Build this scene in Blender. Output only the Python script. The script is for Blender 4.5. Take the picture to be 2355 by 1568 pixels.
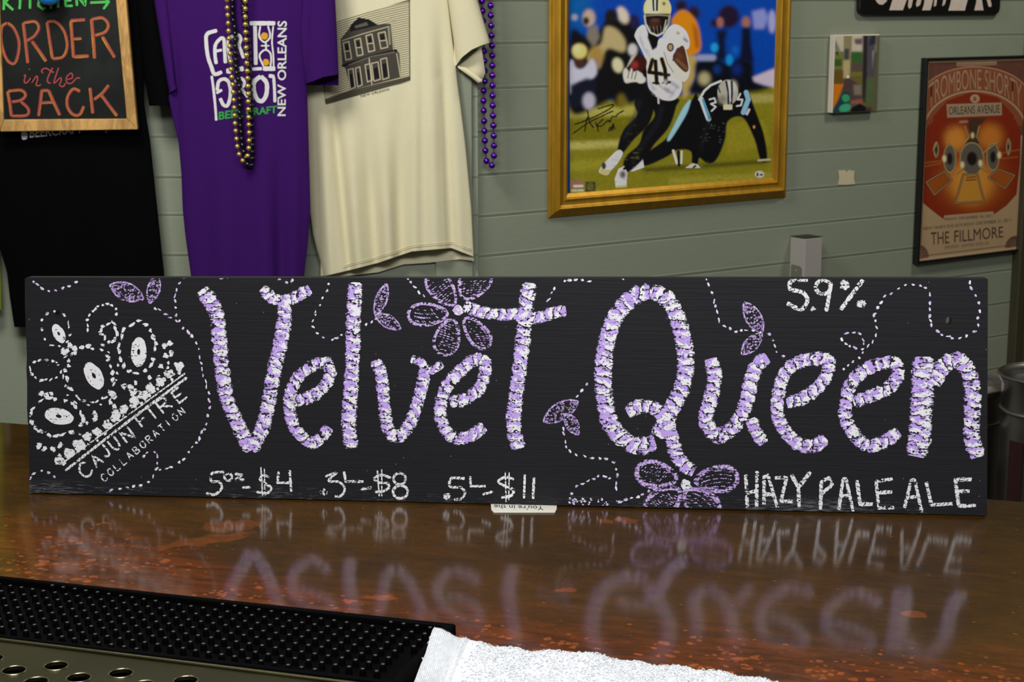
import bpy, bmesh, math, random
import numpy as np
from mathutils import Vector
from mathutils.geometry import delaunay_2d_cdt

random.seed(7); RNG = np.random.default_rng(11)
for o in list(bpy.data.objects): bpy.data.objects.remove(o)
SC = bpy.context.scene
COL = SC.collection

# ------------------------------------------------------------------ camera
F, W, H = 4000.0, 2355.0, 1568.0            # focal length and frame in pixels of the photograph
PITCH = math.atan(784 / F)
CP, SP = math.cos(PITCH), math.sin(PITCH)
CAM = np.array([0.0, 0.0, 1.70])
cd = bpy.data.cameras.new('camera'); cam = bpy.data.objects.new('camera', cd); COL.objects.link(cam)
cam.location = CAM; cam.rotation_euler = (math.pi / 2 - PITCH, 0, 0)
cd.sensor_fit = 'HORIZONTAL'; cd.sensor_width = 36; cd.lens = F / W * 36
cd.clip_start = 0.05; cd.clip_end = 60
cd.dof.use_dof = True; cd.dof.focus_distance = 2.2; cd.dof.aperture_fstop = 17.0
SC.camera = cam

# ------------------------------------------------------------------ light and exposure
SC.view_settings.view_transform = 'Standard'; SC.view_settings.look = 'None'
SC.view_settings.gamma = 1.0; SC.view_settings.use_curve_mapping = False
SC.view_settings.exposure = 0.0
wd_ = bpy.data.worlds.new('room_ambient'); SC.world = wd_; wd_.use_nodes = True
bg = wd_.node_tree.nodes['Background']; bg.inputs[0].default_value = (0.94, 0.98, 1.0, 1); bg.inputs[1].default_value = 0.14

def lamp(name, loc, size, power, col=(1, 0.95, 0.86), aim=None, sy=None):
    l = bpy.data.lights.new(name, 'AREA'); l.energy = power; l.color = col
    l.shape = 'RECTANGLE'; l.size = size; l.size_y = sy or size
    o = bpy.data.objects.new(name, l); COL.objects.link(o); o.location = loc
    d = Vector(aim if aim else (loc[0], loc[1], 0)) - Vector(loc)
    o.rotation_euler = d.to_track_quat('-Z', 'Y').to_euler()
    return o
lamp('ceiling_light', (0.0, 0.50, 2.75), 1.5, 54, col=(.98, .985, 1), aim=(0.05, 2.2, 1.15), sy=0.5)
lamp('ceiling_light', (-0.9, 2.35, 2.85), 0.5, 30, col=(1, .985, .93), aim=(-0.6, 3.8, 1.3))
lamp('ceiling_light', (1.80, 3.85, 2.85), 0.25, 13, col=(1, .96, .86), aim=(1.0, 4.3, 0.9))

# ------------------------------------------------------------------ helpers: geometry
def ray(u, v):
    a = (u - W / 2) / F; b = (v - H / 2) / F
    return np.array([a, CP - b * SP, -SP - b * CP])
def hit(u, v, P0, n):
    d = ray(u, v); return CAM + d * (np.dot(P0 - CAM, n) / np.dot(d, n))
def onz(u, v, z): return hit(u, v, np.array([0, 0, z]), np.array([0, 0, 1.0]))
def ony(u, v, y): return hit(u, v, np.array([0, y, 0.0]), np.array([0, -1.0, 0]))
def lin(c):
    c = np.asarray(c, float) / 255.0
    return np.where(c <= 0.04045, c / 12.92, ((c + 0.055) / 1.055) ** 2.4)
def Z(ox, oy, s, pts): return [(ox + x / s, oy + y / s) for x, y in pts]

class MB:
    """collects vertices and faces of ONE mesh object"""
    def __init__(self): self.v = []; self.f = []; self.uv = []; self.side = []; self.col = []; self.mi = []; self.smooth = True; self.m = 0
    def vert(self, p, uv=(0, 0), side=0.0, col=None):
        self.v.append(tuple(p)); self.uv.append(uv); self.side.append(side); self.col.append(col); return len(self.v) - 1
    def face(self, idx): self.f.append(tuple(idx)); self.mi.append(self.m)
    def box(self, o, ex, ey, ez):
        """box from corner o and three edge vectors"""
        o, ex, ey, ez = map(lambda q: np.array(q, float), (o, ex, ey, ez))
        b = [self.vert(o + ex * i + ey * j + ez * k) for k in (0, 1) for j in (0, 1) for i in (0, 1)]
        fs = [(0, 2, 3, 1), (4, 5, 7, 6), (0, 1, 5, 4), (1, 3, 7, 5), (3, 2, 6, 7), (2, 0, 4, 6)]
        if np.dot(np.cross(ex, ey), ez) < 0: fs = [f[::-1] for f in fs]
        for f in fs: self.face([b[i] for i in f])
    def prism(self, pts2, fn, lo, hi, nrm=None):
        """closed outline on fn(x,y,hi), given its thickness along the surface normal"""
        top = [np.array(fn(x, y, hi)) for x, y in pts2]
        a = [self.vert(t - np.array(nrm) * (hi - lo) if nrm is not None else fn(x, y, lo)) for t, (x, y) in zip(top, pts2)]; b = [self.vert(t) for t in top]
        n = len(pts2); self.face(a[::-1]); self.face(b)
        for i in range(n): self.face((a[i], a[(i + 1) % n], b[(i + 1) % n], b[i]))
    def tube(self, pts, r, n=8, closed=False):
        pts = [np.array(p, float) for p in pts]; rings = []
        N = len(pts)
        for i, p in enumerate(pts):
            t = pts[(i + 1) % N if closed else min(i + 1, N - 1)] - pts[(i - 1) % N if closed else max(i - 1, 0)]
            t /= np.linalg.norm(t) + 1e-12
            a = np.cross(t, [0, 0, 1]) if abs(t[2]) < 0.9 else np.cross(t, [1, 0, 0])
            a /= np.linalg.norm(a); b = np.cross(t, a)
            rr = r[i] if hasattr(r, '__len__') else r
            rings.append([self.vert(p + rr * (math.cos(k * 2 * math.pi / n) * a + math.sin(k * 2 * math.pi / n) * b)) for k in range(n)])
        for i in range(N if closed else N - 1):
            A, B = rings[i], rings[(i + 1) % N]
            for k in range(n): self.face((A[k], A[(k + 1) % n], B[(k + 1) % n], B[k]))
        if not closed: self.face(rings[0][::-1]); self.face(rings[-1])
    def lathe(self, c, prof, n=48):
        c = np.array(c, float); rings = []
        for r, z in prof:
            rings.append([self.vert(c + [r * math.cos(2 * math.pi * k / n), r * math.sin(2 * math.pi * k / n), z]) for k in range(n)])
        for A, B in zip(rings, rings[1:]):
            for k in range(n): self.face((A[k], A[(k + 1) % n], B[(k + 1) % n], B[k]))
    def grid(self, rows):
        """rows of equal length of (point, uv, col)"""
        idx = [[self.vert(*q) if isinstance(q, tuple) else self.vert(q) for q in r] for r in rows]
        for A, B in zip(idx, idx[1:]):
            for k in range(len(A) - 1): self.face((A[k], A[k + 1], B[k + 1], B[k]))
        return idx
    def build(self, name, mats, parent=None, origin=None, smooth=True, bevel=0, fix=True):
        if not isinstance(mats, (list, tuple)): mats = [mats]
        V = np.array(self.v)
        if origin is None:
            if parent is not None: origin = np.array(parent['_w'])
            else: origin = np.array([(V[:, 0].min() + V[:, 0].max()) / 2, (V[:, 1].min() + V[:, 1].max()) / 2, V[:, 2].min()])
        me = bpy.data.meshes.new(name)
        me.from_pydata((V - origin).tolist(), [], self.f)
        for m in mats: me.materials.append(m)
        me.polygons.foreach_set('material_index', self.mi)
        me.polygons.foreach_set('use_smooth', [smooth] * len(self.f))
        if any(u != (0, 0) for u in self.uv):
            vi = np.empty(len(me.loops), dtype=np.int32); me.loops.foreach_get('vertex_index', vi)
            uvl = me.uv_layers.new(name='UVMap'); uvl.data.foreach_set('uv', np.array(self.uv)[vi].ravel())
        if any(s != 0.0 for s in self.side):
            at = me.attributes.new('side', 'FLOAT', 'POINT'); at.data.foreach_set('value', self.side)
        if self.col and self.col[0] is not None:
            ca = me.color_attributes.new('Col', 'FLOAT_COLOR', 'POINT')
            ca.data.foreach_set('color', np.array(self.col, dtype=np.float32).ravel())
        me.update()
        if fix:
            bm = bmesh.new(); bm.from_mesh(me); bmesh.ops.recalc_face_normals(bm, faces=bm.faces); bm.to_mesh(me); bm.free()
        o = bpy.data.objects.new(name, me); COL.objects.link(o)
        if parent is not None:
            o.parent = parent; o.location = origin - np.array(parent['_w']); o['_w'] = list(origin)
        else:
            o.location = origin; o['_w'] = list(origin)
        if bevel:
            b = o.modifiers.new('bevel', 'BEVEL'); b.width = bevel; b.segments = 3; b.limit_method = 'ANGLE'; b.angle_limit = 0.7
            b.harden_normals = False
            if smooth: 
                me.polygons.foreach_set('use_smooth', [True] * len(me.polygons))
        return o

def tag(o, label=None, cat=None, group=None, kind=None):
    if label: o['label'] = label
    if cat: o['category'] = cat
    if group: o['group'] = group
    if kind: o['kind'] = kind
    return o
def thing(name, loc, label, cat, group=None):
    o = bpy.data.objects.new(name, None); COL.objects.link(o); o.location = loc; o['_w'] = [float(q) for q in loc]
    o.empty_display_size = 0.05
    return tag(o, label, cat, group)

def smooth_path(pts, step=4.0, closed=False):
    P = np.array(pts, float)
    if len(P) == 2:
        n = max(2, int(np.linalg.norm(P[1] - P[0]) / step) + 1); t = np.linspace(0, 1, n)[:, None]
        return P[0] * (1 - t) + P[1] * t
    if closed: Q = np.vstack([P[-1], P, P[0], P[1]])
    else: Q = np.vstack([2 * P[0] - P[1], P, 2 * P[-1] - P[-2]])
    out = []
    for i in range(1, len(Q) - 2):
        p0, p1, p2, p3 = Q[i - 1:i + 3]
        n = max(1, int(np.linalg.norm(p2 - p1) / step))
        for k in range(n):
            t = k / n
            out.append(0.5 * ((2 * p1) + (-p0 + p2) * t + (2 * p0 - 5 * p1 + 4 * p2 - p3) * t * t + (-p0 + 3 * p1 - 3 * p2 + p3) * t ** 3))
    if not closed: out.append(P[-1])
    return np.array(out)

def ribbon(mb, pts, width, fn, h, step=4.0, closed=False, jit=0.06, taper=0.55, vclip=None, curve=True, cross=5):
    """a stroke of chalk or ink: a band along pts (photo pixels) laid on the surface fn(u,v,h)"""
    if curve: P = smooth_path(pts, step, closed)
    else:
        P = []
        for a, b in zip(pts, pts[1:]): P += list(smooth_path([a, b], step))[:-1]
        P.append(np.array(pts[-1], float)); P = np.array(P)
    if closed: P = np.vstack([P, P[0]])
    T = np.gradient(P, axis=0); T /= np.linalg.norm(T, axis=1)[:, None] + 1e-9
    N = np.stack([-T[:, 1], T[:, 0]], 1)
    s = np.concatenate([[0], np.cumsum(np.linalg.norm(np.diff(P, axis=0), axis=1))])
    L = s[-1]; rows = []; off = random.random() * 40
    for i in range(len(P)):
        w = width / 2 * (1 + jit * random.uniform(-1, 1))
        if not closed:
            e = min(s[i], L - s[i]) / (width * 0.5 + 1e-6)
            if e < 1: w *= taper + (1 - taper) * math.sqrt(max(0, 1 - (1 - e) ** 2))
        row = []
        for k in range(cross):
            c = -1 + 2 * k / (cross - 1); q = P[i] + N[i] * w * c
            if vclip: q[1] = min(max(q[1], vclip[0](q[0])), vclip[1](q[0]))
            row.append(mb.vert(fn(q[0], q[1], h), (s[i] + off, c), float(N[i][0] * c) + 1e-6))
        rows.append(row)
    for A, B in zip(rows, rows[1:]):
        for k in range(cross - 1): mb.face((A[k], A[k + 1], B[k + 1], B[k]))

def blob(mb, c, r, fn, h, n=9, jit=0.35, ry=None, rot=0.0, vclip=None):
    """an irregular dab of chalk"""
    ry = ry or r; ca, sa = math.cos(rot), math.sin(rot); ids = []
    ph = random.random() * 6.28
    for k in range(n):
        a = 2 * math.pi * k / n; j = 1 + jit * random.uniform(-1, 1)
        x, y = r * j * math.cos(a), ry * j * math.sin(a)
        q = [c[0] + x * ca - y * sa, c[1] + x * sa + y * ca]
        if vclip: q[1] = min(max(q[1], vclip[0](q[0])), vclip[1](q[0]))
        ids.append(mb.vert(fn(q[0], q[1], h), (k * 3.0, 0.95), math.cos(a + rot) + 1e-6))
    m = mb.vert(fn(c[0], min(max(c[1], vclip[0](c[0])), vclip[1](c[0])) if vclip else c[1], h), (ph * 5, 0.01), 0.0)
    for k in range(n): mb.face((ids[k], ids[(k + 1) % n], m))

def dots(mb, pts, fn, h, size=4.0, gap=13.0, vclip=None, closed=False, jit=2.0):
    P = smooth_path(pts, 2.0, closed); s = np.concatenate([[0], np.cumsum(np.linalg.norm(np.diff(P, axis=0), axis=1))])
    d = random.uniform(0, 4)
    while d <= s[-1]:
        i = int(np.searchsorted(s, d)); i = min(i, len(P) - 1)
        j = min(i + 1, len(P) - 1); t = P[j] - P[max(j - 2, 0)]
        a = math.atan2(t[1], t[0]) + random.uniform(-0.5, 0.5)
        q = P[i] + RNG.uniform(-jit, jit, 2)
        blob(mb, q, size * random.uniform(0.75, 1.5), fn, h + random.uniform(0, 5e-5), n=8, ry=size * random.uniform(0.45, 0.85), rot=a, vclip=vclip)
        d += gap * random.uniform(0.7, 1.35)

# stroke letters for hand lettering: unit box, y down
SF = {
 'A': [[(0, 1), (.45, 0), (.95, 1)], [(.2, .62), (.75, .6)]], 'B': [[(0, 1), (0, 0)], [(0, 0), (.7, .1), (.7, .4), (0, .5), (.85, .62), (.8, .92), (0, 1)]],
 'C': [[(.9, .15), (.5, 0), (.08, .4), (.2, .9), (.6, 1), (.95, .8)]], 'E': [[(.9, 0), (.05, 0), (.05, 1), (.95, 1)], [(.05, .5), (.75, .48)]],
 'F': [[(.9, 0), (.05, 0), (.05, 1)], [(.05, .5), (.75, .48)]], 'I': [[(.3, 0), (.3, 1)]], 'J': [[(.7, 0), (.72, .75), (.45, 1), (.05, .8)]],
 'L': [[(.05, 0), (.05, 1), (.85, 1)]], 'N': [[(0, 1), (.05, 0), (.9, 1), (.95, 0)]], 'O': [[(.5, 0), (.05, .35), (.15, .85), (.55, 1), (.95, .65), (.85, .15), (.5, 0)]],
 'R': [[(.02, 1), (.02, 0)], [(.02, 0), (.75, .08), (.75, .42), (.05, .52)], [(.3, .52), (.95, 1)]], 'T': [[(0, 0), (.95, 0)], [(.48, 0), (.48, 1)]],
 'U': [[(0, 0), (.05, .7), (.4, 1), (.8, .75), (.88, 0)]], 'H': [[(0, 0), (0, 1)], [(.85, 0), (.85, 1)], [(0, .5), (.85, .5)]],
 'K': [[(0, 0), (0, 1)], [(.85, 0), (.05, .55), (.9, 1)]]}
CURVY = set('COJU')
def letter(mb, ch, c, w, h_, ang, sw, fn, h):
    ca, sa = math.cos(ang), math.sin(ang)
    for k, st in enumerate(SF[ch]):
        pts = []
        for x, y in st:
            X, Y = (x - .48) * w, (y - .5) * h_
            pts.append((c[0] + X * ca - Y * sa, c[1] + X * sa + Y * ca))
        ribbon(mb, pts, sw, fn, h + k * 2e-5, step=2.5, curve=ch in CURVY or (ch in 'BR' and len(st) > 3), jit=.18, cross=3)

def text_tris(txt, bold=0.0):
    """outline text as triangles in a unit box (y up)"""
    cu = bpy.data.curves.new('t', 'FONT'); cu.body = txt; cu.offset = bold; cu.resolution_u = 3
    ob = bpy.data.objects.new('t', cu); COL.objects.link(ob)
    me = bpy.data.meshes.new_from_object(ob.evaluated_get(bpy.context.evaluated_depsgraph_get()))
    V = np.array([v.co[:2] for v in me.vertices]); Fc = [tuple(p.vertices) for p in me.polygons]
    bpy.data.objects.remove(ob); bpy.data.curves.remove(cu); bpy.data.meshes.remove(me)
    V -= V.min(0); V /= V.max(0); return V, Fc
def text_on(mb, txt, quad, fn, h, bold=0.0, jitter=0):
    """quad: pixel corners for lower-left, lower-right, upper-right, upper-left of the text"""
    V, Fc = text_tris(txt, bold); q = [np.array(p, float) for p in quad]
    ids = []
    for x, y in V:
        p = q[0] * (1 - x) * (1 - y) + q[1] * x * (1 - y) + q[2] * x * y + q[3] * (1 - x) * y
        ids.append(mb.vert(fn(p[0], p[1], h), (x * 50, 0.01)))
    for f in Fc: mb.face([ids[i] for i in f])

# ------------------------------------------------------------------ helpers: printed pictures as coloured point grids
class Paint:
    """colours of a print, laid out in photo pixels over a box"""
    def __init__(self, u0, v0, u1, v1, res, base):
        self.u0, self.v0, self.res = u0, v0, res; self.sm = False
        self.w = int((u1 - u0) * res) + 1; self.h = int((v1 - v0) * res) + 1
        self.a = np.zeros((self.h, self.w, 4)); self.a[..., :3] = lin(base[:3]); self.a[..., 3] = base[3] if len(base) > 3 else 1
        self.X, self.Y = np.meshgrid(u0 + np.arange(self.w) / res, v0 + np.arange(self.h) / res)
    def _blur(self, m, b):
        k = int(round(b * self.res))
        if k < 1: return m
        for _ in range(3):
            for ax in (0, 1):
                p = np.pad(m, [(k + 1, k) if a == ax else (0, 0) for a in (0, 1)], mode='edge')
                c = np.cumsum(p, axis=ax)
                n = m.shape[ax]
                m = (np.take(c, np.arange(2 * k + 1, 2 * k + 1 + n), axis=ax) - np.take(c, np.arange(0, n), axis=ax)) / (2 * k + 1)
        return m
    def _mix(self, m, col, op=1.0):
        m = np.clip(m, 0, 1)[..., None] * op
        self.a[..., :3] = self.a[..., :3] * (1 - m) + lin(col) * m
        self.a[..., 3:] = self.a[..., 3:] * (1 - m) + m
    def poly(self, pts, col, blur=0, op=1.0, sm=None):
        if sm or (sm is None and len(pts) > 6 and self.sm): pts = smooth_path(pts, 3.0, True)
        P = np.array(pts, float); m = np.zeros(self.X.shape)
        for dx, dy in ((-.25, -.25), (.25, -.25), (-.25, .25), (.25, .25)):
            x, y = self.X + dx / self.res, self.Y + dy / self.res; ins = np.zeros(x.shape, bool)
            for (x0, y0), (x1, y1) in zip(P, np.roll(P, -1, 0)):
                if y0 == y1: continue
                ins ^= ((y0 > y) != (y1 > y)) & (x < (x1 - x0) * (y - y0) / (y1 - y0) + x0)
            m += ins / 4
        self._mix(self._blur(m, blur), col, op)
    def ell(self, c, rx, ry, col, blur=0, rot=0, op=1.0):
        a = math.radians(rot); dx, dy = self.X - c[0], self.Y - c[1]
        x, y = dx * math.cos(a) + dy * math.sin(a), -dx * math.sin(a) + dy * math.cos(a)
        d = np.sqrt((x / rx) ** 2 + (y / ry) ** 2)
        self._mix(self._blur(np.clip((1 - d) * min(rx, ry) * self.res + .5, 0, 1), blur), col, op)
    def line(self, pts, w, col, blur=0, op=1.0):
        m = np.zeros(self.X.shape)
        for (x0, y0), (x1, y1) in zip(pts, pts[1:]):
            L2 = (x1 - x0) ** 2 + (y1 - y0) ** 2 + 1e-9
            t = np.clip(((self.X - x0) * (x1 - x0) + (self.Y - y0) * (y1 - y0)) / L2, 0, 1)
            d = np.hypot(self.X - x0 - t * (x1 - x0), self.Y - y0 - t * (y1 - y0))
            m = np.maximum(m, np.clip((w / 2 - d) * self.res + .5, 0, 1))
        self._mix(self._blur(m, blur), col, op)
    def noise(self, amt, cell=3):
        g = RNG.uniform(-1, 1, (self.h // cell + 2, self.w // cell + 2)); g = np.kron(g, np.ones((cell, cell)))[:self.h, :self.w]
        g = self._blur(g, cell / 2 / self.res); self.a[..., :3] *= (1 + amt * g)[..., None]
    def get(self, u, v):
        x = np.clip((u - self.u0) * self.res, 0, self.w - 1.001); y = np.clip((v - self.v0) * self.res, 0, self.h - 1.001)
        i, j = int(y), int(x); fy, fx = y - i, x - j
        A = self.a
        return (A[i, j] * (1 - fx) + A[i, min(j + 1, self.w - 1)] * fx) * (1 - fy) + (A[min(i + 1, self.h - 1), j] * (1 - fx) + A[min(i + 1, self.h - 1), min(j + 1, self.w - 1)] * fx) * fy
    def mesh(self, quad, fn, h, gain=1.0):
        """grid over pixel quad TL,TR,BR,BL with the painted colours at its points"""
        q = [np.array(p, float) for p in quad]
        nx = int(max(np.linalg.norm(q[1] - q[0]), np.linalg.norm(q[2] - q[3])) * self.res); ny = int(max(np.linalg.norm(q[3] - q[0]), np.linalg.norm(q[2] - q[1])) * self.res)
        mb = MB(); rows = []
        for j in range(ny + 1):
            y = j / ny; row = []
            for i in range(nx + 1):
                x = i / nx
                p = q[0] * (1 - x) * (1 - y) + q[1] * x * (1 - y) + q[2] * x * y + q[3] * (1 - x) * y
                c = self.get(p[0], p[1]); row.append(mb.vert(fn(p[0], p[1], h), (x, y), 0.0, (min(c[0] * gain, .9), min(c[1] * gain, .9), min(c[2] * gain, .9), c[3])))
            rows.append(row)
        for A, B in zip(rows, rows[1:]):
            for k in range(nx): mb.face((A[k], B[k], B[k + 1], A[k + 1]))
        return mb

# ------------------------------------------------------------------ helpers: materials
class NT:
    def __init__(self, name):
        self.m = bpy.data.materials.new(name); self.m.use_nodes = True; self.t = self.m.node_tree
        self.b = self.t.nodes['Principled BSDF']; self.out = self.t.nodes['Material Output']
    def n(self, typ, **kw):
        nd = self.t.nodes.new(typ)
        for k, v in kw.items():
            if k.startswith('i_'):
                key = k[2:]; key = int(key) if key.isdigit() else key.replace('_', ' ')
                nd.inputs[key].default_value = v
            else: setattr(nd, k, v)
        return nd
    def l(self, a, b): self.t.links.new(a, b)
    def math(self, op, a, b=None, c=None):
        nd = self.n('ShaderNodeMath', operation=op)
        for i, q in enumerate((a, b, c)):
            if q is None: continue
            if isinstance(q, (int, float)): nd.inputs[i].default_value = q
            else: self.l(q, nd.inputs[i])
        return nd.outputs[0]
    def smooth(self, x, lo, hi):
        nd = self.n('ShaderNodeMapRange', interpolation_type='SMOOTHSTEP'); self.l(x, nd.inputs[0]); nd.inputs[1].default_value = lo; nd.inputs[2].default_value = hi
        return nd.outputs[0]
    def mix(self, fac, a, b):
        nd = self.n('ShaderNodeMix', data_type='RGBA')
        for s, q in ((nd.inputs[0], fac), (nd.inputs[6], a), (nd.inputs[7], b)):
            if isinstance(q, (tuple, list, np.ndarray)): s.default_value = (*[float(k) for k in q[:3]], 1)
            elif isinstance(q, (int, float)): s.default_value = q
            else: self.l(q, s)
        return nd.outputs[2]
    def noise(self, vec, scale, detail=3, rough=.55, stretch=None, rot=0, dist=0):
        if stretch:
            mp = self.n('ShaderNodeMapping'); self.l(vec, mp.inputs[0]); mp.inputs[3].default_value = stretch; mp.inputs[2].default_value = (0, 0, rot); vec = mp.outputs[0]
        nd = self.n('ShaderNodeTexNoise'); self.l(vec, nd.inputs['Vector'])
        nd.inputs['Scale'].default_value = scale; nd.inputs['Detail'].default_value = detail; nd.inputs['Roughness'].default_value = rough; nd.inputs['Distortion'].default_value = dist
        return nd.outputs[0]
    def obj(self): return self.n('ShaderNodeTexCoord').outputs['Object']
    def bump(self, h, strength, dist, base=None):
        nd = self.n('ShaderNodeBump'); self.l(h, nd.inputs['Height']); nd.inputs['Strength'].default_value = strength; nd.inputs['Distance'].default_value = dist
        if base is not None: self.l(base, nd.inputs['Normal'])
        self.l(nd.outputs[0], self.b.inputs['Normal']); return nd.outputs[0]
    def set(self, **kw):
        for k, v in kw.items():
            s = self.b.inputs[k.replace('_', ' ')]
            if isinstance(v, (tuple, list, np.ndarray)): s.default_value = (*[float(q) for q in v[:3]], 1)
            elif isinstance(v, (int, float)): s.default_value = v
            else: self.l(v, s)
        return self

def plain(name, rgb, rough=.6, metal=0.0, var=.12, vscale=12, bump=0.0, bscale=200, spec=.5, coat=0.0):
    t = NT(name); o = t.obj(); c = lin(rgb)
    nz = t.noise(o, vscale, 4)
    t.set(Base_Color=t.mix(nz, c * (1 - var), np.minimum(c * (1 + var), .95)), Roughness=rough, Metallic=metal, Specular_IOR_Level=spec, Coat_Weight=coat, Coat_Roughness=.1)
    if bump: t.bump(t.noise(o, bscale, 3), bump, .002)
    return t.m

def print_mat(name, rough=.5, spec=.4, alpha=False, fab=False):
    t = NT(name); a = t.n('ShaderNodeVertexColor', layer_name='Col')
    t.set(Base_Color=a.outputs[0], Roughness=rough, Specular_IOR_Level=spec)
    if alpha: t.set(Alpha=a.outputs[1])
    if fab: t.bump(t.noise(t.obj(), 900, 2), .3, .001)
    return t.m

def fabric(name, rgb, rough=.9, bump=.25, spec=.15):
    t = NT(name); o = t.obj(); c = lin(rgb)
    w = t.noise(o, 700, 2, stretch=(1, 1, .5)); s = t.noise(o, 6, 3)
    f = t.math('ADD', t.math('MULTIPLY', w, .5), t.math('MULTIPLY', s, .5))
    t.set(Base_Color=t.mix(f, c * .82, np.minimum(c * 1.18, .9)), Roughness=rough, Specular_IOR_Level=spec)
    t.bump(w, bump, .0008); return t.m

def chalk(name, base, white=None, gap=.40, edge=.16, period=22.0, bars=True):
    """chalk stroke: UV.x runs along the stroke in photo pixels, UV.y from edge to edge; bare board shows through the grain"""
    t = NT(name); o = t.obj()
    uv = t.n('ShaderNodeTexCoord').outputs['UV']; sx = t.n('ShaderNodeSeparateXYZ'); t.l(uv, sx.inputs[0]); u, v = sx.outputs[0], sx.outputs[1]
    sd = t.n('ShaderNodeAttribute', attribute_name='side').outputs['Fac']
    grain = t.noise(o, 1.0, 4, .62, stretch=(85, 85, 380)); fine = t.noise(o, 330, 3, .65); mid = t.noise(o, 55, 3, .6); dab = t.noise(o, 1.0, 3, .55, stretch=(75, 75, 150))
    av = t.math('ABSOLUTE', v)
    # ragged rim that follows the brush grain of the board
    rim = t.math('ADD', av, t.math('ADD', t.math('MULTIPLY', t.math('SUBTRACT', grain, .5), edge * 9), t.math('MULTIPLY', t.math('SUBTRACT', fine, .5), edge * 3)))
    ph = t.math('ADD', t.math('DIVIDE', u, period), t.math('ADD', t.math('MULTIPLY', t.math('SUBTRACT', mid, .5), 2.0), t.math('MULTIPLY', v, .22)))
    fr = t.math('FRACT', ph)
    if bars and white is not None: rim = t.math('ADD', rim, t.math('MULTIPLY', t.math('COSINE', t.math('MULTIPLY', fr, 6.2832)), .06))   # bar ends stand out
    a_edge = t.math('SUBTRACT', 1.0, t.smooth(rim, .86, .94))
    kk = t.math('ADD', t.math('MULTIPLY', grain, .55), t.math('MULTIPLY', fine, .45))
    # chalk catches less towards the rim of a stroke
    kk = t.math('SUBTRACT', kk, t.math('MULTIPLY', t.math('POWER', av, 3.0), .05))
    keep = t.smooth(kk, gap, gap + .035)
    if bars:
        g = t.math('SUBTRACT', 1.0, t.smooth(t.math('ADD', fr, t.math('MULTIPLY', t.math('SUBTRACT', fine, .5), .6)),   .12, .20))
        g = t.math('MULTIPLY', g, t.smooth(dab, .41, .49))
        keep = t.math('MULTIPLY', keep, t.math('SUBTRACT', 1.0, g))
    al = t.math('MULTIPLY', a_edge, keep)
    c = np.array(base, float)
    if white is not None:
        wsc = t.math('ADD', t.math('MULTIPLY', t.smooth(fr, .46, .58), .46), t.math('MULTIPLY', sd, .42))
        wsc = t.math('ADD', wsc, t.math('MULTIPLY', t.math('SUBTRACT', fine, .5), 1.5))
        wsc = t.math('ADD', wsc, t.math('MULTIPLY', t.math('SUBTRACT', dab, .5), 1.8))
        m = t.smooth(wsc, .25, .34)
        tint = t.mix(mid, c * .9, np.minimum(c * 1.12, .95))
        t.set(Base_Color=t.mix(m, tint, np.array(white)))
    else: t.set(Base_Color=t.mix(fine, c * .86, np.minimum(c * 1.1, .9)))
    t.set(Roughness=.95, Specular_IOR_Level=.1, Alpha=al); return t.m
def chalk2(name, c0, c1, c2):
    """soft pastel stroke, colour changing from one side to the other"""
    t = NT(name); o = t.obj()
    uv = t.n('ShaderNodeTexCoord').outputs['UV']; sx = t.n('ShaderNodeSeparateXYZ'); t.l(uv, sx.inputs[0]); v = sx.outputs[1]
    fine = t.noise(o, 350, 3, .6); big = t.noise(o, 14, 2)
    k = t.math('ADD', t.math('MULTIPLY', t.math('ADD', v, 1), .42), t.math('MULTIPLY', t.math('SUBTRACT', big, .5), 1.3))
    c = t.mix(t.smooth(k, .15, .55), c0, c1); c = t.mix(t.smooth(k, .65, 1.0), c, c2)
    rim = t.math('ADD', t.math('ABSOLUTE', v), t.math('MULTIPLY', t.math('SUBTRACT', fine, .5), .5))
    al = t.math('MULTIPLY', t.math('SUBTRACT', 1, t.smooth(rim, .7, 1.0)), t.smooth(fine, .2, .4))
    t.set(Base_Color=c, Roughness=.95, Specular_IOR_Level=.1, Alpha=al); return t.m

# ------------------------------------------------------------------ the place: planes
ZC = 1.07                                           # bar top
A_BAR = math.radians(16.6); BDIR = np.array([math.cos(A_BAR), -math.sin(A_BAR), 0]); BPER = np.array([math.sin(A_BAR), math.cos(A_BAR), 0])
C0 = CAM + ray(1080, 700) * 3.9; C0[2] = 0          # foot of the corner between the two walls
A_W = math.radians(35); WD = np.array([math.cos(A_W), math.sin(A_W), 0]); WN = np.array([math.sin(A_W), -math.cos(A_W), 0])
YL = C0[1]                                          # left wall plane
def rw(u, v, h): return hit(u, v, C0 + WN * h, WN)  # a point h in front of the right wall, seen at pixel u, v
UP = np.array([0, 0, 1.0])

# ------------------------------------------------------------------ setting
def wall_paint(name, rgb):
    t = NT(name); o = t.obj(); c = lin(rgb)
    n1 = t.noise(o, 3, 4); n2 = t.noise(o, 1.0, 3, stretch=(30, 30, 260))
    f = t.math('ADD', t.math('MULTIPLY', n1, .6), t.math('MULTIPLY', n2, .4))
    t.set(Base_Color=t.mix(f, c * .86, c * 1.12), Roughness=.55, Specular_IOR_Level=.35)
    t.bump(n2, .12, .002); return t.m
M_WALL = wall_paint('sage_green_paint', (138, 145, 125))
M_TRIM = wall_paint('sage_green_trim_paint', (135, 141, 121))
M_DARK = wall_paint('dark_olive_paint', (62, 58, 40))

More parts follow.
